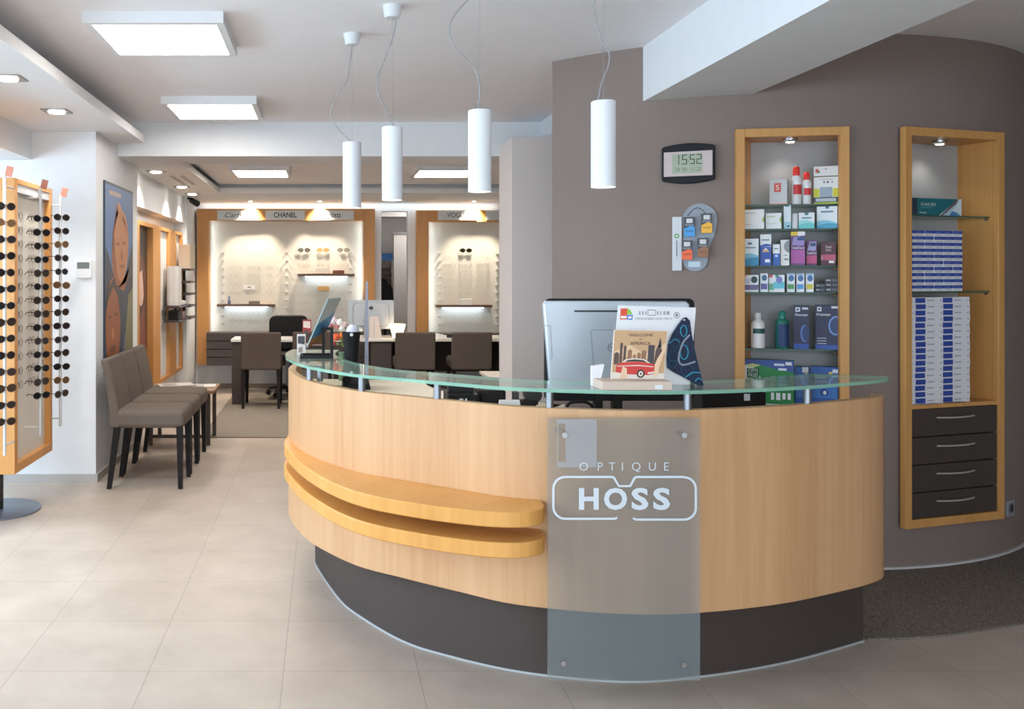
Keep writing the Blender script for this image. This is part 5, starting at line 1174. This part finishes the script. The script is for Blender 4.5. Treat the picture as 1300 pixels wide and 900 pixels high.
# booklet with the red car
YBK = 3.065; bz = zt_+.0006
bo = [W(780,418.5,YBK), W(847.5,420,YBK), W(843,482,YBK), W(775.5,482,YBK)]
bo = [(bo[0].x, bo[0].z), (bo[1].x, bo[1].z), (bo[2].x, bz), (bo[3].x, bz)]
bk_ = thing('picture_booklet', 'vintage picture booklet with a red car and city skyline', 'booklet', ((bo[2][0]+bo[3][0])/2, YBK, bz))
MB().prism(bo, YBK, YBK+.006, axis='y').build('pages', mat((228,216,200), .5), bk_)
def BP(u, v):
    a0 = Vector(bo[3])*(1-u)+Vector(bo[2])*u; a1 = Vector(bo[0])*(1-u)+Vector(bo[1])*u; q = a0*(1-v)+a1*v; return (q.x, q.y)
cv = MB(); yb0 = YBK-.0005
cm_ = [mat((200,162,122), .5), mat((220,188,150), .5), mat((92,72,66), .5), mat((70,66,72), .5), mat((206,60,52), .4), mat((226,214,200), .5), mat((50,44,44), .4), mat((232,196,160), .5), mat((150,108,80), .5)]
def cvp(P, m, e): cv.flat([BP(*q) for q in P], yb0-e*.0003, m)
cvp([(.01,.01),(.99,.01),(.99,.99),(.01,.99)], 0, 0)
cvp([(.01,.55),(.3,.70),(.6,.52),(.99,.75),(.99,.55),(.6,.40),(.2,.45)], 1, 1)
for x0, x1, h in ((.03,.12,.52),(.13,.18,.72),(.20,.25,.66),(.28,.36,.58),(.38,.44,.48),(.46,.53,.52),(.54,.63,.57)): cvp([(x0,.3),(x1,.3),(x1,h),((x0+x1)/2,h+.03),(x0,h)], 8 if x0 > .2 else 2, 2)
cvp([(.66,.28),(.78,.28),(.78,.70),(.66,.70)], 3, 3); cvp([(.78,.28),(.9,.28),(.92,.6),(.86,.72),(.80,.6)], 2, 3); cvp([(.84,.66),(.91,.66),(.89,.80),(.875,.86),(.855,.78)], 3, 3)
cvp([(.01,.01),(.99,.01),(.99,.12),(.01,.14)], 5, 3)
cvp([(.08,.14),(.08,.28),(.16,.34),(.5,.36),(.78,.31),(.86,.24),(.86,.12),(.70,.08),(.3,.10)], 4, 4)
cvp([(.18,.34),(.24,.40),(.40,.43),(.60,.41),(.72,.33),(.5,.36)], 5, 5); cvp([(.24,.35),(.28,.385),(.42,.405),(.58,.39),(.66,.34),(.5,.362)], 6, 6)
cvp([(.10,.27),(.5,.29),(.78,.26),(.78,.245),(.5,.27),(.10,.255)], 5, 6); cvp([(.68,.10),(.88,.13),(.88,.17),(.68,.14)], 5, 6)
cvp(ell(.55,.11,.075,.085), 6, 6); cvp(ell(.55,.11,.045,.055), 5, 7); cvp(ell(.55,.11,.018,.022), 6, 8)
cvp([(.80,.04),(.86,.08),(.90,.3),(.96,.56),(.985,.75),(.94,.62),(.84,.42),(.80,.3)], 7, 7); cvp([(.16,.02),(.30,.02),(.28,.22),(.2,.26)], 7, 7)
for body, v, w, s in (('WELCOME', .90, .46, .075), ('TO', .815, .07, .04), ('AMERICA', .73, .38, .085)):
    q = BP(.5, v); cv.text(body, s*.175, Matrix.Translation((q[0], yb0-.0026, q[1])) @ FRONT, 2, width=w*.18)
cv.build('cover_print', cm_, bk_)
# patterned cloth
YL = 3.128
cl = [(867,404),(871,402.5),(875.5,407),(878,425),(882,445),(886,462),(890,478),(893,489),(889.5,491),(880,486),(868,479),(856,473),(847,467),(846.5,455),(848,437),(853,424),(860,413)]
cl = [(W(x, y_, YL).x, W(x, y_, YL).z) for x, y_ in cl]
mb = MB().prism(cl, YL-.003, YL, axis='y'); e = YL-.0036
def lx(x, y_): q = W(x, y_, YL); return (q.x, q.z)
def ringp(x, y_, rx, ry, m, w=.0012):
    c = lx(x, y_); mb.tube([(c[0]+rx*YL/F*math.cos(2*PI*i/20), e, c[1]+ry*YL/F*math.sin(2*PI*i/20)) for i in range(20)], w, 5, m, closed=True)
ringp(867.5, 420, 4, 7, 1, .0018); ringp(868, 447, 5, 9, 1, .002); ringp(857, 435, 5, 6, 2); ringp(855, 452, 6, 7, 2); ringp(870, 422, 6, 10, 3); ringp(864, 467, 7, 6, 3); ringp(853, 462, 5, 5, 2); ringp(874, 440, 5, 7, 3); ringp(872, 470, 8, 7, 2)
def sw(P, m, w): mb.tube([(*[lx(*q)[0]], e, lx(*q)[1]) for q in catmull(P, 6)], w, 6, m)
sw([(875,425),(866,436),(861,455),(866,463),(882,459)], 4, .0034); sw([(870,479),(878,473),(888,473)], 1, .002); sw([(882,484),(886,480),(891,483)], 1, .0018); sw([(849,436),(856,431),(863,434)], 1, .0014)
mb.lathe([(.003, -.001), (.003, .002)], 10, 5, c=(W(868, 406, YL).x, e, W(868, 406, YL).z), axis='y')
solo(mb, 'microfibre_cloth', 'dark blue patterned microfibre cloth hanging from the white display card', 'cloth', [mat((26,40,66), .8), mat((50,150,176), .8), mat((40,80,110), .8), mat((60,50,90), .8), mat((140,146,160), .8), mat((226,206,190), .4)], smooth=40)
# =================================================================== LIGHT AND CAMERA
def area(name, loc, rot, sx, sy, power, col, spread=180):
    l = bpy.data.lights.new(name, 'AREA'); l.shape = 'RECTANGLE'; l.size = sx; l.size_y = sy; l.energy = power; l.color = col; l.spread = math.radians(spread)
    o = bpy.data.objects.new(name, l); o.location = loc; o.rotation_euler = rot; COL.objects.link(o); return o
def spot(name, loc, power, col, ang=80, blend=.6, rot=(0,0,0), r=.03):
    l = bpy.data.lights.new(name, 'SPOT'); l.energy = power; l.color = col; l.spot_size = math.radians(ang); l.spot_blend = blend; l.shadow_soft_size = r
    o = bpy.data.objects.new(name, l); o.location = loc; o.rotation_euler = rot; COL.objects.link(o); return o
DAY = (.80, .90, 1.0); WARM = (1.0, .86, .68)
area('daylight_left', (-3.25, 1.65, 1.95), (0, -1.02, 0), 2.0, 8.4, 400, (.60, .80, 1.0))
area('daylight_front', (.0, -3.5, 1.8), (PI/2-.5, 0, 0), 4.6, 2.0, 215, (.84, .92, 1.0))
for x, y, z in DL: spot('downlight_beam', (x, y, z-.03), 34, (1, .95, .88), 110, .8)
for x, y, z in SPOTS: spot('display_beam', (x, y, z-.03), 105, WARM, 84, .6, rot=(math.radians(9), 0, 0), r=.05)
pl_ = bpy.data.lights.new('passage_fill', 'POINT'); pl_.energy = 20; pl_.shadow_soft_size = .15; po_ = bpy.data.objects.new('passage_fill', pl_); po_.location = (1.3, 12.1, 2.1); COL.objects.link(po_)  # added fill to brighten the passage, no fixture there
area('cove_light', (.3, 11.05, 2.283), (0, 0, 0), 3.6, .05, 3.5, (.86, .97, 1.0))
for a_, b_ in ((xs[2], xs[3]), (xs2[2], xs2[3])):
    for x_, r_ in ((a_+.004, -1), (b_-.004, 1)):
        area('led_edge', (x_, 11.03, 1.36), (0, r_*PI/2, 0), 1.36, .02, 1.1, (.88, .97, 1.0))
for M, x in NL:
    p = M @ Vector((x, .07, ZT-.075)); spot('niche_beam', p, 1.1, (1, .95, .86), 120, .8)
w = bpy.data.worlds.new('sky'); SC.world = w; w.use_nodes = True
bg = w.node_tree.nodes['Background']; bg.inputs['Color'].default_value = (.80, .90, 1.0, 1); bg.inputs['Strength'].default_value = 1.6
cam = bpy.data.cameras.new('camera'); co = bpy.data.objects.new('camera', cam); COL.objects.link(co)
co.location = (0, 0, H); co.rotation_euler = (PI/2, 0, 0)
cam.sensor_width = 36; cam.sensor_fit = 'HORIZONTAL'; cam.lens = F/1300*36; cam.shift_x = 238/1300; cam.shift_y = -102/1300
cam.clip_start = .02; cam.clip_end = 60
SC.camera = co
vs = SC.view_settings; vs.view_transform = 'Standard'; vs.look = 'None'; vs.exposure = 0.3; vs.gamma = 1.0; vs.use_curve_mapping = False
SC.cycles.max_bounces = 8; SC.cycles.diffuse_bounces = 5; SC.cycles.transparent_max_bounces = 16
SC.cycles.use_denoising = True; SC.cycles.sample_clamp_indirect = 4.0
SC.cycles.caustics_reflective = False; SC.cycles.caustics_refractive = False
